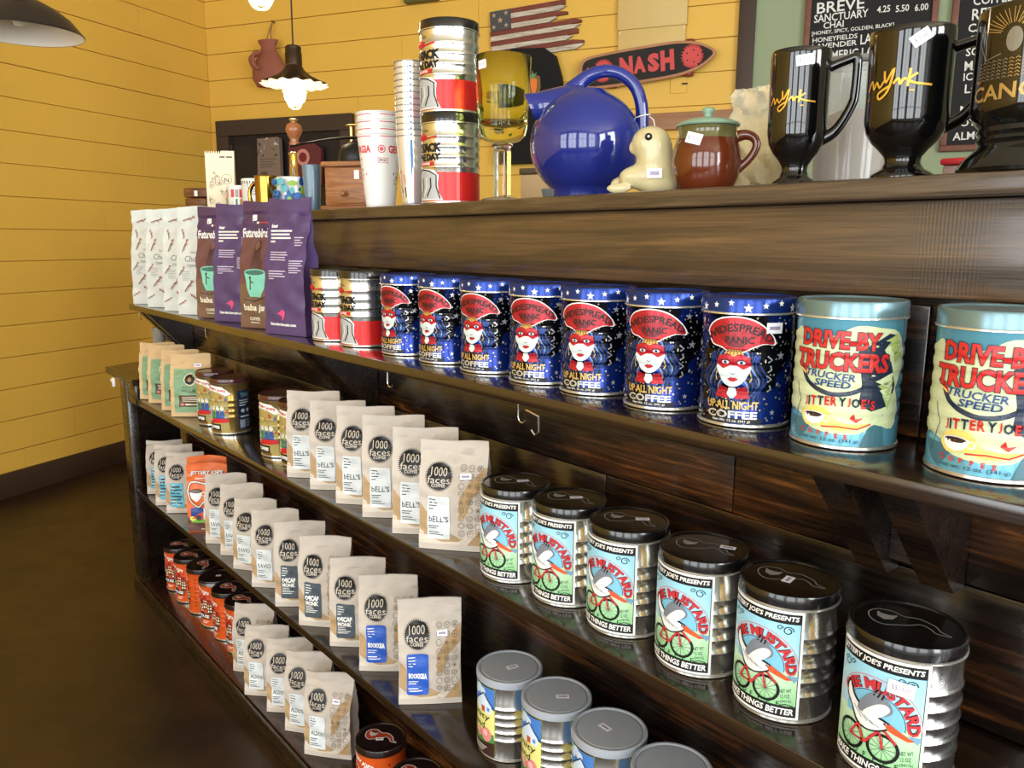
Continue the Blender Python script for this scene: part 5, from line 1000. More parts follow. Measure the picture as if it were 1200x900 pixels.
# ---- nested white paper cups
PC = mat('white_cup_plastic', (232, 230, 226), 0.4); RDI = ink((206, 42, 52)); 
cup = thing('drinking_cup', '', 'cup', group='nested white cups with red print'); r0, r1, h = .0335, .0515, .167
ro = mug_body(r0, r1, h, PC, PC, cup, .0008)
G().lathe([(r1 - .001, h - .0045), (r1 + .0016, h - .003), (r1 + .0016, h - .0008), (r1, h)], PC, 48).build('rim', cup, 60)
a = Art()
for u0 in (-.115, 0, .115):
    a.text('GEORGIA', u0 - .04, .131, .017, RDI, width=.074, bold=.04, z=0); a.ring(u0 + .022, .131, .008, .002, RDI, 14, 0); a.ell(u0 + .022, .131, .005, .005, ink((220, 90, 96)), 10, 0)
a.lines(-.13  , .16, [.05], .0018, .004, RDI, 0); a.lines(-.06  , .16, [.06], .0018, .004, RDI, 0); a.lines(.02  , .16, [.07], .0018, .004, RDI, 0)
a.rect(.012, .1, .036, .112, RDI, 0); a.rect(.0135, .1015, .0345, .1105, INK_W, 1); a.text('POS', .024, .106, .006, INK_K, width=.016, bold=.04, z=2)
rr = random.Random(2)
for (bx, by) in ((-.035, .085), (.062, .07)):
    for k in range(26): q = rr.uniform(0, 6.28); d_ = rr.uniform(0, .02); a.poly([(bx + d_ * math.cos(q) * .8 + rr.uniform(-.005, .005), by + d_ * math.sin(q) * 1.4 + rr.uniform(-.006, .006)) for _ in range(3)], rr.choice((ink((206, 110, 120)), INK_K, ink((218, 176, 120)), ink((150, 148, 140)), RDI)), 1)
a.build('printed_art', wrap_fn(ro), frange(-.16, .16, 48), frange(.01, .17, 8), cup, base=.0002, step=.0001)
st = Stamp(cup)
for i in range(4): st.put((-1.69, 1.0, CT + i * .016), math.radians(38), 'white plastic cup with red print, %s of the nested stack' % ('bottom one', 'second from bottom', 'third from bottom', 'topmost')[i])
# ---- nested clear tumblers
CP = mat('clear_plastic', (226, 226, 222), 0.1, metal=0.55, coat=0.5); CPR = mat('clear_plastic_rim', (150, 150, 146), 0.15, metal=0.4); cl = thing('plastic_tumbler', '', 'tumbler', group='nested clear plastic tumblers'); r0, r1, h = .0215, .0355, .15
ro = mug_body(r0, r1, h, CP, CP, cl, .0004, seg=36); G().lathe([(r1 - .0003, h - .003), (r1 + .0012, h - .0022), (r1 + .0012, h - .0006), (r1, h)], CPR, 36).build('rim', cl, 60)
a = Art(); a.poly([(-.03, .05), (-.012, .045), (-.01, .062), (-.028, .078)], ink((190, 40, 44)), 0); a.stroke([(-.03, .045), (-.02, .03), (-.028, .018), (-.012, .02), (-.014, .04)], .003, INK_K, 1); a.rect(.0, .006, .006, .14, ink((90, 140, 200)), 0)
a.build('printed_art', wrap_fn(ro), frange(-.1, .1, 24), frange(.01, .14, 6), cl, base=.0002, step=.0001)
st = Stamp(cl)
for i in range(13): st.put((-1.548, .998, CT + i * .0128), math.radians(50), 'clear plastic tumbler in the tall nested stack, %s from the bottom' % ORD[i])
# ---- box coffee grinder with crank
gx, gy = -1.915, 1.065
t = thing('coffee_grinder', 'wooden box coffee grinder with drawer and crank knob', 'coffee grinder', at(gx, gy), math.radians(36)); S = .062
g = G(); g.box(-S - .01, S + .01, -S - .01, S + .01, 0, .012, OAKW, .003); g.build('base_board', t)
g = G(); g.box(-S, S, -S, S, .0125, .108, OAKW, .002); g.build('box', t)
g = G(); g.box(-S - .008, S + .008, -S - .008, S + .008, .1085, .122, OAKW, .004); g.build('top_board', t)
dr = G().box(-S + .006, S - .012, -S - .003, -S + .0, .018, .066, OAKW, .0015).build('drawer', t)
G().lathe([(0, .016), (.005, .0155), (.008, .012), (.006, .007), (.003, .004), (.003, 0)], OAKW, 16, T=Matrix.Translation((-.006, -S - .003, .042)) @ Matrix.Rotation(PI / 2, 4, 'X')).build('knob', dr)
IRON = mat('black_cast_iron', (34, 33, 34), .4, .5, var=.1); BRS = mat('brass_rod', (214, 182, 122), .25, .8)
G().lathe([(.046, .1225), (.048, .13), (.046, .15), (.036, .166), (.018, .174), (.012, .178), (0, .178)], IRON, 32).build('hopper', t, 40)
g = G(); g.tube([(0, 0, .172), (0, 0, .19)], .006, IRON, 10); g.tube([(.02, 0, .186), (-.03, 0, .187), (-.08, 0, .184), (-.14, 0, .176), (-.185, 0, .168)], [.011, .010, .008, .007, .007], IRON, 10, flat=.4); o = g.build('crank_arm', t, 50); o.rotation_euler = (0, 0, math.radians(2))
WK = mat('turned_wood_knob', (152, 92, 56), .28, coat=.3, var=.15, vscale=40); G().lathe([(0, .172), (.012, .172), (.0125, .178), (.010, .184), (.0135, .192), (.0205, .205), (.0215, .214), (.018, .224), (.010, .229), (0, .23)], WK, 28, c=(-.178, 0, 0)).build('crank_knob', t, 60)
G().lathe([(0, .230), (.007, .230), (.008, .234), (.012, .236), (.012, .239), (0, .24)], BRS, 18, c=(-.178, 0, 0)).build('knob_cap', t, 50)
g = G(); g.box(.02, .034, -S - .0015, -S - .0008, .078, .1, STICK); o = g.build('price_sticker', t, None); o.rotation_euler = (0, 0, 0)
# ---- brass stand with oval ring
t = thing('brass_stand', 'thin brass stand with oval ring top behind the grinder', 'stand', at(-2.17, 1.19), math.radians(30))
G().lathe([(0, 0), (.03, 0), (.03, .004), (.006, .009), (.004, .012)], BRS, 24).build('base', t, 40); G().tube([(0, 0, .008), (0, 0, .252)], .0045, BRS, 10).build('rod', t, 50)
G().tube([(.016 + .03 * math.cos(q), .012 * math.sin(q), .256 + .002 * math.sin(q)) for q in frange(0, 2 * PI * 19 / 20, 19)], .0028, BRS, 8, closed=True).build('ring', t, 50)
# ---- glass bottle behind
t = thing('glass_bottle', 'clear yellowish glass bottle behind the mugs', 'bottle', at(-2.63, 1.22), 0)
G().lathe([(0, 0), (.034, 0), (.037, .004), (.037, .07), (.034, .088), (.02, .112), (.0145, .13), (.013, .205), (.0155, .208), (.0155, .216), (.011, .217), (.0105, .205), (.011, .13), (.017, .11), (.031, .086), (.034, .068), (.033, .006), (0, .006)], mat('pale_amber_glass', (232, 210, 140), .03, trans=.9, ior=1.45), 40).build('body', t, 50)
G().lathe([(.0374, .02), (.0378, .021), (.0378, .055), (.0374, .056)], mat('bottle_label_paper', (214, 204, 180), .6), 40).build('label', t, 40)
# ---- mugs at the far left
def ring_mug(label, x, y, r, h, M, rot, hr=.0045, hout=.024, art=None, handle_mat=None, MI=None):
    t = thing('ceramic_mug', label, 'mug', at(x, y), rot); mug_body(r * .96, r, h, M, MI or M, t)
    handle([(r * .95 + hout * math.cos(q), 0, h * .5 + h * .32 * math.sin(q)) for q in frange(-1.5, 1.5, 12)], hr, handle_mat or M, t, 10)
    if art: art.build('printed_art', wrap_fn(lambda v: r * .96 + (r * .04) * v / h), frange(-r * 3.2, r * 3.2, 36), [], t, base=.0005)
    return t
CW = mat('white_glaze', (228, 226, 220), .18, coat=.3); CR = mat('cream_glaze', (222, 204, 168), .2, coat=.3)
a = Art(); rr = random.Random(6)
for k in range(16):
    u0 = -.11 + k * .0137; a.rect(u0, .06, u0 + .011, .085, rr.choice((ink((206, 60, 60)), ink((200, 150, 150)), ink((160, 164, 170)), ink((220, 216, 206)))), 0); a.rect(u0 + .002, .008, u0 + .0085, .055, rr.choice((ink((60, 130, 110)), ink((206, 140, 80)), ink((120, 180, 170)), ink((226, 220, 200)))), 0)
ring_mug('small mug with red and green stripes and cream handle', -2.64, 1.03, .037, .098, CW, math.radians(200), .0055, .03, a, CR)
a = Art(); 
for k in range(9):
    u0 = -.12 + k * .03; v0 = (.03, .07, .05)[k % 3]
    a.stroke([(u0 + .011 * math.cos(q) * (1 - q / 11), v0 + .011 * math.sin(q) * (1 - q / 11)) for q in frange(0, 9.5, 20)], .0016, INK_K, 0); a.stroke([(u0 + .012, v0), (u0 + .016, v0 + .02), (u0 + .012, .1)], .0012, INK_K, 0)
for k in range(30): a.rect(-.13 + k * .009, .096, -.127 + k * .009, .104, INK_K, 0)
ring_mug('white mug with black swirl pattern', -2.5, 1.03, .043, .112, CW, math.radians(60), .005, .024, a)
GO = mat('gold_luster', (160, 128, 58), .14, 1.0); ring_mug('shiny gold mug with curved handle', -2.345, 1.0, .034, .112, GO, math.radians(215), .006, .026)
a = Art(); rr = random.Random(12); cs = [ink((30, 70, 140)), ink((60, 140, 190)), ink((140, 180, 60)), ink((90, 170, 180)), ink((40, 100, 170))]
for k in range(90): a.ell(rr.uniform(-.13, .13), rr.uniform(.012, .085), rr.uniform(.004, .011), rr.uniform(.005, .013), cs[k % 5], 9, k * .01)
ring_mug('white mug with blue and green leaf pattern', -2.13, .985, .0455, .094, CW, math.radians(100), .005, .024, a)
t = thing('tumbler_cup', 'blue grey ceramic tumbler between mug and grinder', 'tumbler', at(-2.035, .995)); BGZ = mat('blue_grey_glaze', (96, 122, 138), .2, coat=.3); mug_body(.019, .0255, .122, BGZ, BGZ, t)
# carved wooden block and the doodle cup
t = thing('wooden_box', 'small carved brown wooden box at the counter end', 'box', at(-3.06, 1.06), math.radians(30))
for k in range(3):
    g = G(); g.box(-.052 + .004 * (k == 1), .052 - .004 * (k == 1), -.045, .045, .004 + .036 * k, .038 + .036 * k, CARVW, .006); g.build('carved_tier', t)
g = G(); g.box(-.04, .04, -.035, .035, 0, .004, CARVW); g.build('base', t, None); g = G(); g.box(.0, .014, -.0462, -.0452, .08, .1, STICK); g.build('price_sticker', t, None)
DOO = mat('doodle_paper', (222, 210, 184), .7); t = thing('paper_bag', 'tall cream paper bag with black doodles and fringed top', 'paper bag', at(-2.765, 1.02), math.radians(58)); W, H, T = .086, .218, .05
g = G(); g.prism([(-W / 2, 0), (W / 2, 0), (W / 2, H)] + [(W / 2 - W * .45 - k * W * .55 / 14, H - (.012 if k % 2 else 0)) for k in range(15)] + [(-W / 2, H - .004)], lambda a_, b_, c_: Vector((a_ * (1 + .1 * b_ / H), c_ * (1 - .9 * b_ / H), b_)), -T / 2, T / 2, DOO); g.build('pouch', t, None)
a = Art(); rr = random.Random(8)
for k in range(20):
    x, y, q = rr.uniform(-.032, .032), rr.uniform(.02, .15), rr.uniform(.003, .008); a.ring(x, y, q, .0008, ink((60, 52, 44)), 10, 0); a.stroke([(x - q, y + q), (x + rr.uniform(-.01, .01), y - q * 1.6)], .0008, ink((60, 52, 44)), 0)
a.ring(.02, .125, .016, .001, ink((60, 52, 44)), 16, 0); a.text('N', .02, .122, .014, ink((50, 42, 36)), z=0); a.lines(.0, .2, [.016], .005, .01, ink((90, 76, 60)), 0); a.lines(.02, .2, [.018], .005, .01, ink((90, 76, 60)), 0)
a.build('printed_doodles', lambda u, v, off: Vector((u * (1 + .1 * v / H), -T / 2 * (1 - .9 * v / H) - off, v)), [], frange(0, H, 6), t, base=.0008)
# ---- things standing farther back on the counter
PLC = mat('clear_plastic_container', (236, 238, 238), .1, trans=.8, ior=1.3); t = thing('plastic_canister', 'tall clear plastic canister behind the black mugs', 'canister', at(-.655, 1.22)); mug_body(.05, .056, .185, PLC, PLC, t, .002)
G().lathe([(0, .187), (.057, .187), (.059, .19), (.057, .196), (0, .197)], mat('grey_clear_lid', (120, 122, 118), .3, trans=.3), 40).build('lid', t, 40); G().lathe([(0, .0065), (.0465, .0065), (.049, .1), (.03, .118), (0, .13)], mat('brown_crystals', (176, 152, 122), .8, var=.2, vscale=90), 36).build('contents', t, 50)
CEL = mat('cellophane_wrap', (240, 232, 206), .08, trans=.6, ior=1.15, bump=.8, bscale=36); t = thing('wrapped_bag', 'crinkled clear cellophane bag with pale yellow contents', 'bag', at(-.815, 1.24), math.radians(30)); fn = (lambda base: (lambda u, v, side, off=0.0: base(u, v, side, off) + Vector((0.004 * math.sin(31 * v + 9 * u), 0.006 * math.sin(23 * u + 17 * v) * side, 0))))(bag_fn(.12, .185, .09, 3, .35, .95)); bag_body(fn, .12, .185, .09, CEL, t, 16, 24); o = bag_body(bag_fn(.1, .13, .07, 4, .4, .95), .1, .13, .07, mat('pale_yellow_snack', (226, 206, 140), .7, var=.1, vscale=60), t, 12, 16, 'contents'); o.location = (0, 0, .003)
t = thing('plastic_tub', 'small clear tub with red lid near the right mug', 'tub', at(-.548, 1.40), math.radians(10)); PB_ = mat('pinkish_tub', (190, 160, 150), .3, trans=.3)
g = G(); g.box(-.032, .032, -.03, .03, 0, .047, PB_, .004); g.build('body', t); g = G(); g.box(-.036, .036, -.034, .034, .0475, .058, mat('red_lid_plastic', (196, 40, 44), .35), .004); g.build('lid', t)
t = thing('stone_bowl', 'grey speckled bowl on the counter behind the goblet', 'bowl', at(-1.30, 1.22)); G().lathe([(0, 0), (.025, 0), (.03, .003), (.042, .02), (.046, .036), (.043, .036), (.038, .02), (0, .01)], mat('grey_green_glaze', (126, 138, 140), .2, coat=.3, var=.2, vscale=40), 36).build('body', t, 50)
t = thing('red_dish', 'small red dish beside the blue jug foot', 'dish', at(-1.195, 1.14)); G().lathe([(0, 0), (.02, 0), (.032, .012), (.03, .016), (.0, .02)], mat('red_enamel', (206, 50, 34), .3), 28).build('body', t, 50)
TANB = mat('tan_canvas', (206, 178, 136), .7, var=.06, vscale=20)
t = thing('tan_box', 'tan cardboard box behind the goblet stem', 'box', at(-1.47, 1.38), math.radians(20)); g = G(); g.box(-.09, .09, -.05, .05, 0, .085, TANB, .004); g.build('box', t); g = G(); g.box(-.093, .093, -.053, .053, .0855, .1, mat('dark_rim', (96, 84, 66), .4), .003); g.build('lid', t)
# ------------------------------------------------------------------ things on the walls and hanging lamps
def wall_thing(name, label, cat, group=None): return thing(name, label, cat, CORNER, ANG_BR, group)
def wall_fn(d): return lambda u, v, off: (u, -d - off, v)
# chalk menu boards
CHB = mat('chalkboard_black', (26, 26, 27), .8, var=.12, vscale=6); CHF = wood('red_brown_frame_wood', [(86, 46, 30), (104, 58, 38), (116, 66, 44), (128, 76, 50)], rough=.5, grain=(4, 4, 4)); CHK = ink((220, 220, 214), .9)
def chalkboard(label, s0, s1, z0, z1, texts):
    t = wall_thing('chalkboard', label, 'chalkboard', 'chalk menu boards'); f = .028
    G().box(s0 + f, s1 - f, -.022, -.006, z0 + f, z1 - f, CHB).build('slate', t, None)
    for b in ((s0, s1, z0, z0 + f - .0003), (s0, s1, z1 - f + .0003, z1), (s0, s0 + f - .0003, z0 + f, z1 - f), (s1 - f + .0003, s1, z0 + f, z1 - f)):
        G().box(b[0], b[1], -.034, -.006, b[2], b[3], CHF, .003).build('frame_rail', t)
    a = Art()
    for tx, s_, z_, h_, w_, al in texts: a.text(tx, s_, z_, h_, CHK, width=w_, bold=.012, align=al, z=0, rot=.03)
    a.build('chalk_writing', wall_fn(.022), [], [], t, base=.001)
chalkboard('framed chalk menu board above the first black mug', 3.683, 4.262, 1.77, 2.95, [('BREVE', 3.84, 2.435, .05, .21, 'C'), ('SANCTUARY', 3.845, 2.388, .036, .24, 'C'), ('CHAI', 3.815, 2.352, .03, .09, 'C'), ('[HONEY, SPICY, GOLDEN, BLACK]', 3.9, 2.322, .022, .36, 'C'), ('HONEYFIELDS', 3.825, 2.29, .022, .2, 'C'), ('LAVENDER', 3.825, 2.26, .024, .2, 'C'), ('LATTE', 4.0, 2.276, .045, .12, 'C'), ('TURMERIC LATTE', 3.9, 2.215, .04, .34, 'C'), ('4.25', 4.03, 2.402, .03, .056, 'C'), ('5.50', 4.11, 2.398, .03, .056, 'C'), ('6.00', 4.19, 2.395, .03, .056, 'C')])
chalkboard('framed chalk menu board at the right edge', 4.318, 5.1, 1.745, 2.95, [('COFFEE  food', 4.4, 2.405, .04, .26, 'L'), ('REDEYE', 4.4, 2.345, .048, .19, 'L'), ('CAFE AU LAIT', 4.39, 2.29, .036, .3, 'L'), ('STEAMER', 4.4, 2.236, .04, .22, 'L'), ('SCOTCH', 4.39, 2.185, .036, .18, 'L'), ('MATCHA', 4.39, 2.125, .042, .2, 'L'), ('ICED TEA', 4.39, 2.077, .034, .18, 'L'), ('LOIN', 4.4, 2.024, .04, .12, 'L'), ('MILK', 4.39, 1.927, .044, .13, 'L'), ('SOY, OAT', 4.375, 1.871, .036, .2, 'L'), ('ALMOND', 4.37, 1.815, .036, .2, 'L')])
# wooden slat flag
FR = wood('faded_red_slat', [(88, 40, 30), (110, 52, 38), (126, 62, 46), (150, 90, 70)], rough=.7, grain=(2, 10, 30), scale=4); FWm = wood('chipped_white_slat', [(110, 92, 76), (176, 164, 148), (204, 196, 182), (222, 216, 204)], rough=.7, grain=(2, 10, 30), scale=5, pos=(.28, .45, .6, .8)); FB = mat('faded_navy_slat', (72, 72, 74), .7, var=.15, vscale=30)
t = wall_thing('slat_flag', 'rustic wooden slat flag with ragged stripe ends', 'flag'); L_ = [.438, .445, .45, .385, .525, .52, .505, .475, .535, .53]; s0, z0, hh, tl = 2.02, 2.575, .0262, .062
for i, l in enumerate(L_):
    z1 = z0 - i * hh; g = G(); st_ = .125 if i < 4 else (0.0 if i % 2 else -.006); pts = [(st_, z1), (l - .03 * (i % 3), z1 - .002), (l, z1 - hh * (.35 if i % 2 else .5)), (l - .04 * (i % 2), z1 - hh + .001), (st_, z1 - hh + .001)]
    g.prism(pts, lambda a_, b_, c_: Vector((s0 + a_ * math.cos(tl) - (b_ - z0) * math.sin(tl), c_, b_ + a_ * math.sin(tl))), -.022 - .003 * (i % 2), -.006, FR if i % 2 == 0 else FWm); g.build('slat', t, None)
g = G(); g.prism([(0, z0), (.1245, z0), (.1245, z0 - 4 * hh + .001), (0, z0 - 4 * hh + .001)], lambda a_, b_, c_: Vector((s0 + a_ * math.cos(tl) - (b_ - z0) * math.sin(tl), c_, b_ + a_ * math.sin(tl))), -.024, -.006, FB); g.build('canton', t, None)
a = Art()
for x, y, r_ in [(.026, -.022, .014), (.098, -.018, .014), (.064, -.052, .018), (.026, -.084, .014), (.1, -.082, .014)]: a.star(s0 + x - y * 0, z0 + y + x * .06, r_, ink((176, 150, 120), .8), z=0)
a.build('stars', wall_fn(.0245), [], [], t, base=.001)
# skateboard sign
t = wall_thing('skateboard', 'black skateboard deck with red lettering mounted on the wall', 'skateboard'); sc, zc_, tl = 2.93, 2.232, .085
TF = lambda a_, b_: (sc + a_ * math.cos(tl) - b_ * math.sin(tl), zc_ + a_ * math.sin(tl) + b_ * math.cos(tl))
def deck(k):
    key = [(-.372, 0), (-.366, .05), (-.33, .08), (-.2, .089), (.0, .09), (.15, .086), (.25, .066), (.31, .036), (.345, .0), (.31, -.036), (.25, -.066), (.15, -.086), (.0, -.09), (-.2, -.089), (-.33, -.08), (-.366, -.05)]
    P = smooth_path([(a_, b_, 0) for a_, b_ in key + key[:1]], 4)[:-1]; m_ = .372 * (1 - k)
    return [(p.x * k, p.y * (1 - m_ / .09 * .8)) for p in P]
EDG = wood('deck_edge_wood', [(146, 96, 60), (166, 114, 74), (176, 124, 84), (190, 140, 98)], rough=.5)
g = G(); g.prism([TF(*p) for p in deck(1.0)], lambda a_, b_, c_: Vector((a_, c_, b_)), -.062, -.05, EDG); g.build('deck', t, None)
a = Art(); GRP = mat('grip_black', (40, 36, 34), .85); SRD = ink((200, 72, 72), .6); a.poly([TF(*p) for p in deck(.955)], GRP, 0)
for x in (-.24, .225):
    n_ = 22; a.poly([TF(x + (.058 if k % 2 == 0 else .044) * math.cos(2 * PI * (k + (.5 if k % 2 == 0 else 0)) / (2 * n_)), -.0 + (.058 if k % 2 == 0 else .044) * math.sin(2 * PI * (k + (.5 if k % 2 == 0 else 0)) / (2 * n_))) for k in range(2 * n_)], SRD, 1)
    for k in range(5): a.ell(*TF(x + .03 * math.cos(k * 1.26), .03 * math.sin(k * 1.26)), .004, .004, GRP, 8, 2)
for ch, x, hh_, ww in (('N', -.115, .105, .07), ('A', -.045, .085, .065), ('S', .028, .095, .06), ('H', .1, .105, .07)): c_ = TF(x, 0); a.text(ch, c_[0], c_[1], hh_, INK_K, width=ww * 1.06, bold=.09, z=1, rot=tl); a.text(ch, c_[0], c_[1], hh_ * .96, SRD, width=ww, bold=.06, z=2, rot=tl)
a.lines(sc - .33, zc_ + .0, [.012, .012, .012, .012], .012, .017, SRD, 1)
a.build('printed_art', wall_fn(.062), [], [], t, base=.0012, step=.0004)
for x in (-.2, .2):
    c_ = TF(x, 0); g = G(); g.box(c_[0] - .02, c_[0] + .02, -.0495, -.006, c_[1] - .05, c_[1] + .05, mat('truck_metal', (120, 110, 100), .4, .7), .004); g.build('truck', t)
    for sg in (-1, 1): g = G(); g.lathe([(0, -.014), (.02, -.014), (.024, -.008), (.024, .008), (.02, .014), (0, .014)], mat('wheel_red', (130, 50, 40), .5), 20, T=Matrix.Translation((c_[0] + .008, -.034, c_[1] + sg * .075))); g.build('wheel', t)
# beige panel and little junction box
PNL = mat('beige_panel_paint', (206, 178, 112), .55, var=.04, vscale=8); t = wall_thing('wall_panel', 'beige metal panel box mounted above the skateboard', 'panel')
G().box(2.752, 3.115, -.03, -.006, 2.415, 2.95, PNL, .004).build('upper_cover', t); G().box(2.757, 3.11, -.026, -.006, 2.30, 2.4145, PNL, .003).build('lower_cover', t)
for x in (2.765, 3.10): G().lathe([(0, .004), (.004, .003), (.005, 0)], CHROME, 10, T=Matrix.Translation((x, -.026, 2.405)) @ Matrix.Rotation(PI / 2, 4, 'X')).build('screw', t)
t = wall_thing('access_cover', 'small yellow access cover under the skateboard', 'cover'); G().box(3.04, 3.125, -.008, -.0045, 2.085, 2.165, YELLOW, .001).build('plate', t, None); G().box(3.10, 3.128, -.014, -.0085, 2.125, 2.133, INK_K).build('latch', t, None)
# black cloth bag with a carrot pin
t = wall_thing('cloth_bag', 'black cloth bag hanging below the wooden flag', 'bag'); BLC = mat('black_cloth', (16, 15, 16), .9)
g = G(); g.prism([(2.12, 2.30), (2.17, 2.362), (2.36, 2.352), (2.42, 2.31), (2.455, 2.2), (2.475, 2.05), (2.47, 1.75), (2.08, 1.75), (2.09, 2.1)], lambda a_, b_, c_: Vector((a_, c_, b_)), -.07, -.026, BLC); g.build('cloth', t, None)
CARR = mat('orange_felt', (216, 122, 52), .8); cp = G().prism([(2.262, 2.2), (2.30, 2.222), (2.34, 2.205), (2.345, 2.15), (2.32, 2.07), (2.29, 2.08), (2.27, 2.14)], lambda a_, b_, c_: Vector((a_, c_, b_)), -.078, -.0705, mat('brown_felt', (122, 88, 60), .8)).build('carrot_patch', t, None)
G().prism([(2.284, 2.19), (2.303, 2.202), (2.325, 2.19), (2.326, 2.15), (2.308, 2.09), (2.292, 2.14)], lambda a_, b_, c_: Vector((a_, c_, b_)), -.083, -.0785, CARR).build('carrot', cp, None)
G().prism([(2.285, 2.195), (2.28, 2.23), (2.295, 2.215), (2.3, 2.236), (2.308, 2.214), (2.325, 2.225), (2.312, 2.195)], lambda a_, b_, c_: Vector((a_, c_, b_)), -.086, -.0832, mat('green_felt', (92, 140, 92), .8)).build('carrot_leaf', cp, None)
# terracotta wall jug on a hook
TC = mat('terracotta', (142, 84, 66), .75, var=.12, vscale=14, bump=.3, bscale=40); t = wall_thing('wall_jug', 'terracotta jug hanging on a cord behind the pendant lamp', 'jug')
g = G(); T_ = Matrix.Translation((.55, -.075, 2.26)); g.lathe([(0, 0), (.09, .004), (.118, .05), (.12, .1), (.1, .15), (.072, .19), (.055, .215), (.05, .24), (.066, .262), (.072, .275), (.055, .277), (.04, .25), (0, .24)], TC, 36, T=T_ @ Matrix.Scale(.55, 4, (0, 1, 0))); g.build('body', t, 60)
G().tube(smooth_path([(.535, -.14, 2.45), (.515, -.165, 2.445), (.505, -.17, 2.41), (.515, -.165, 2.37), (.53, -.145, 2.36)]), .012, TC, 10).build('handle', t, 60)
G().tube(smooth_path([(.44, -.075, 2.38), (.425, -.09, 2.43), (.45, -.075, 2.46), (.48, -.07, 2.46)]), .016, TC, 10).build('side_lug', t, 60)
G().tube(smooth_path([(.53, -.07, 2.53), (.545, -.05, 2.6), (.55, -.02, 2.66), (.556, -.05, 2.6), (.57, -.07, 2.53)]), .004, mat('jute_cord', (150, 116, 70), .9), 6).build('cord', t, 60)
G().tube([(.55, -.002, 2.655), (.55, -.03, 2.66)], .004, IRON, 8).build('nail', t)
# olive sign hanging from the ceiling near the back wall
OLV = mat('olive_painted_board', (92, 94, 52), .6); t = wall_thing('hanging_board', 'olive green board at the top edge above the tall can stack', 'board'); g = G(); g.box(1.49, 1.70, -.05, -.004, 2.668, 2.95, OLV, .004); g.build('board', t); g = G(); g.box(1.56, 1.63, -.09, -.051, 2.675, 2.9, OLV, .004); g.build('batten', t)
# printed bags in the hatch
t = wall_thing('printed_pouch', 'pale printed pouch hanging in the dark hatch', 'pouch'); g = G(); g.prism([(.42, 1.66), (.6, 1.66), (.6, 1.95), (.585, 1.96), (.43, 1.955)], lambda a_, b_, c_: Vector((a_, c_, b_)), -.075, -.045, mat('pale_grey_pouch', (120, 104, 92), .6)); g.build('pouch', t, None)
a = Art(); rr = random.Random(31)
for k in range(14): x, z = rr.uniform(.44, .58), rr.uniform(1.85, 1.94); a.poly([(x + rr.uniform(-.02, .02), z + rr.uniform(-.025, .025)) for _ in range(3)], rr.choice((INK_K, ink((190, 180, 168)), ink((70, 60, 54)))), 0)
a.lines(.45, 1.83, [.12, .1, .12, .08], .006, .016, ink((90, 78, 70)), 0); a.rect(.45, 1.69, .5, 1.75, ink((80, 62, 50)), 0); a.build('printed_art', wall_fn(.075), [], [], t, base=.001)
t = wall_thing('printed_pouch', 'dark pink printed pouch hanging in the dark hatch', 'pouch'); g = G(); g.prism([(.66, 1.66), (.9, 1.66), (.91, 1.88), (.85, 1.915), (.67, 1.93)], lambda a_, b_, c_: Vector((a_, c_, b_)), -.075, -.045, mat('dark_pink_pouch', (92, 36, 42), .5)); g.build('pouch', t, None)
a = Art(); a.ell(.775, 1.83, .05, .05, ink((196, 130, 120)), 18, 0); a.ell(.775, 1.83, .03, .03, ink((110, 30, 40)), 14, 1); a.build('printed_art', wall_fn(.075), [], [], t, base=.001)
# small glass on the end cap behind the kraft bags
t = thing('glass_jar', 'small clear glass behind the kraft bags at the counter end', 'glass', (-3.19, .905, SH[3] + .0697)); mug_body(.02, .023, .152, mat('grey_clear_glass', (200, 206, 206), .05, trans=.7, ior=1.3), CG, t, .002, seg=24)
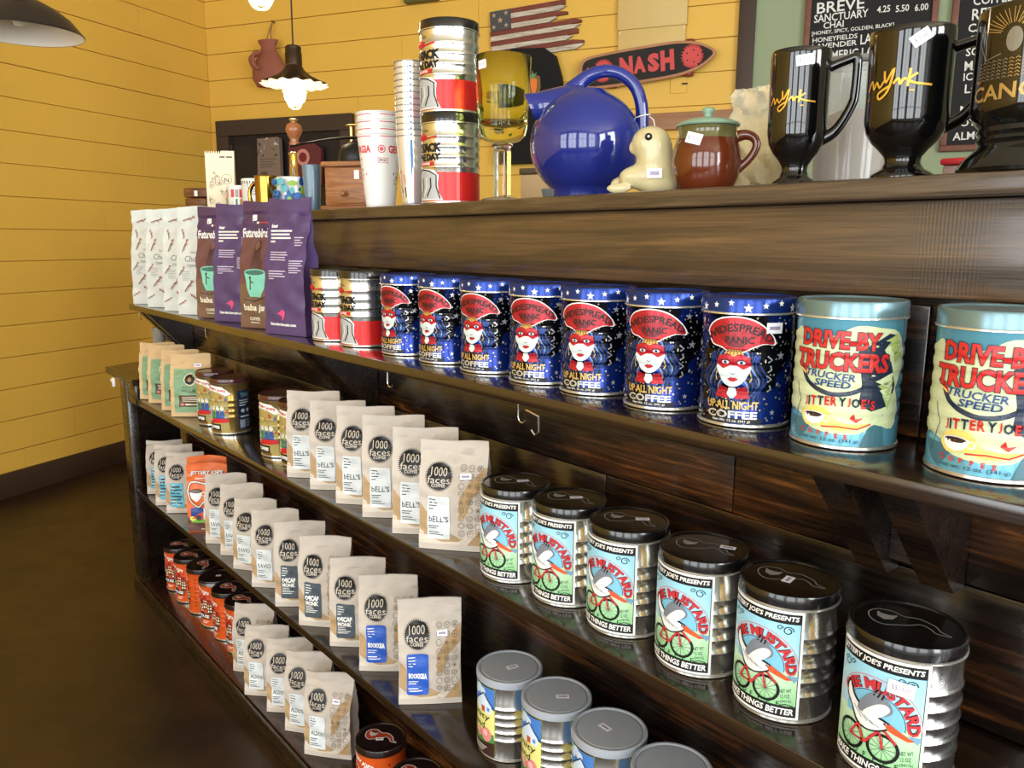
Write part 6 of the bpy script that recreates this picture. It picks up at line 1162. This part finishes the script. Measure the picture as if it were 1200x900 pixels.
# ------------------------------------------------------------------ pendant lamps
BRZ = mat('bronze_lamp_metal', (64, 48, 34), .4, .6); WEN = mat('cream_enamel', (250, 240, 214), .35); BULB = mat('glowing_frosted_jar', (255, 244, 220), .4, emit=(255, 236, 200), estr=5.0); CAGE = mat('cream_wire_guard', (240, 224, 180), .4, emit=(255, 230, 170), estr=0.0)
def pendant(label, rim, ceil=ROOM_H):
    x, y, z = rim; t = thing('pendant_lamp', label, 'pendant lamp', (x, y, z), 0, 'scalloped pendant lamps with wire guards')
    G().tube([(0, 0, .16), (0, 0, ceil - z)], .0035, INK_K, 8).build('cord', t)
    G().lathe([(.03, .075), (.036, .08), (.036, .125), (.034, .13), (.034, .152), (.028, .158), (0, .16)], BRZ, 28).build('socket', t, 40)
    def sh(a_, b_, k=0.0):
        th_ = 2 * PI * a_; r_ = .034 + (.142 - .034) * b_; zz = .078 - .078 * (b_ ** .62); w_ = .006 * math.cos(16 * th_) * max(0, b_ - .45) / .55
        return Vector(((r_ + w_) * math.cos(th_), (r_ + w_) * math.sin(th_), zz + w_ * .5 - k))
    s_ = G().grid(lambda a_, b_: sh(a_, b_), 96, 10, BRZ, wrap=True).build('shade', t, 60)
    G().grid(lambda a_, b_: sh(a_, b_, .0022), 96, 10, WEN, wrap=True).build('shade_lining', s_, 60)
    G().lathe([(.036, .055), (.044, .03), (.047, 0), (.047, -.045), (.042, -.066), (.028, -.082), (.012, -.089), (0, -.09)], BULB, 28).build('glass_jar', t, 60)
    g = G()
    for k in range(4): g.tube([(.052 * math.cos(k * PI / 2 + .4) * math.sin(q), .052 * math.sin(k * PI / 2 + .4) * math.sin(q), -.044 - .058 * math.cos(q)) for q in frange(0, PI / 2, 8)] + [(.052 * math.cos(k * PI / 2 + .4), .052 * math.sin(k * PI / 2 + .4), .03)], .0024, CAGE, 6)
    g.tube([(.052 * math.cos(q), .052 * math.sin(q), -.03) for q in frange(0, 2 * PI * 23 / 24, 23)], .0024, CAGE, 6, closed=True); g.build('wire_guard', t, 60)
    l = bpy.data.lights.new('lamp_glow', 'POINT'); l.energy = 3.0; l.color = (1.0, .82, .55); l.shadow_soft_size = .05; lo = bpy.data.objects.new('lamp_glow', l); C.objects.link(lo); lo.parent = t; lo.location = (0, 0, -.12)
    return t
pendant('scalloped pendant lamp glowing above the counter end', (-3.408, 1.601, 1.985))
pendant('second pendant lamp cut off by the top edge, only its guard showing', (-2.35, 1.011, 2.075))
t = thing('barn_lamp', 'black barn shade pendant lamp in the upper left corner', 'pendant lamp', (-2.9, .497, 1.925)); BLS = mat('black_shade_enamel', (34, 28, 24), .35, coat=.2); WIN = mat('white_shade_inside', (236, 228, 214), .5)
G().tube([(0, 0, .19), (0, 0, ROOM_H - 1.925)], .004, INK_K, 8).build('cord', t)
s_ = G().lathe([(.166, 0), (.168, .004), (.16, .014), (.135, .045), (.1, .072), (.066, .09), (.045, .1), (.038, .112), (.036, .15), (.03, .18), (0, .19)], BLS, 56).build('shade', t, 50)
G().lathe([(.1655, .001), (.158, .012), (.133, .043), (.098, .07), (.064, .088), (0, .1)], WIN, 56).build('shade_lining', s_, 60)
G().lathe([(.0, .02), (.02, .025), (.03, .045), (.026, .065), (.014, .085), (.013, .098)], mat('unlit_bulb_glass', (236, 232, 220), .2), 20).build('bulb', t, 60)
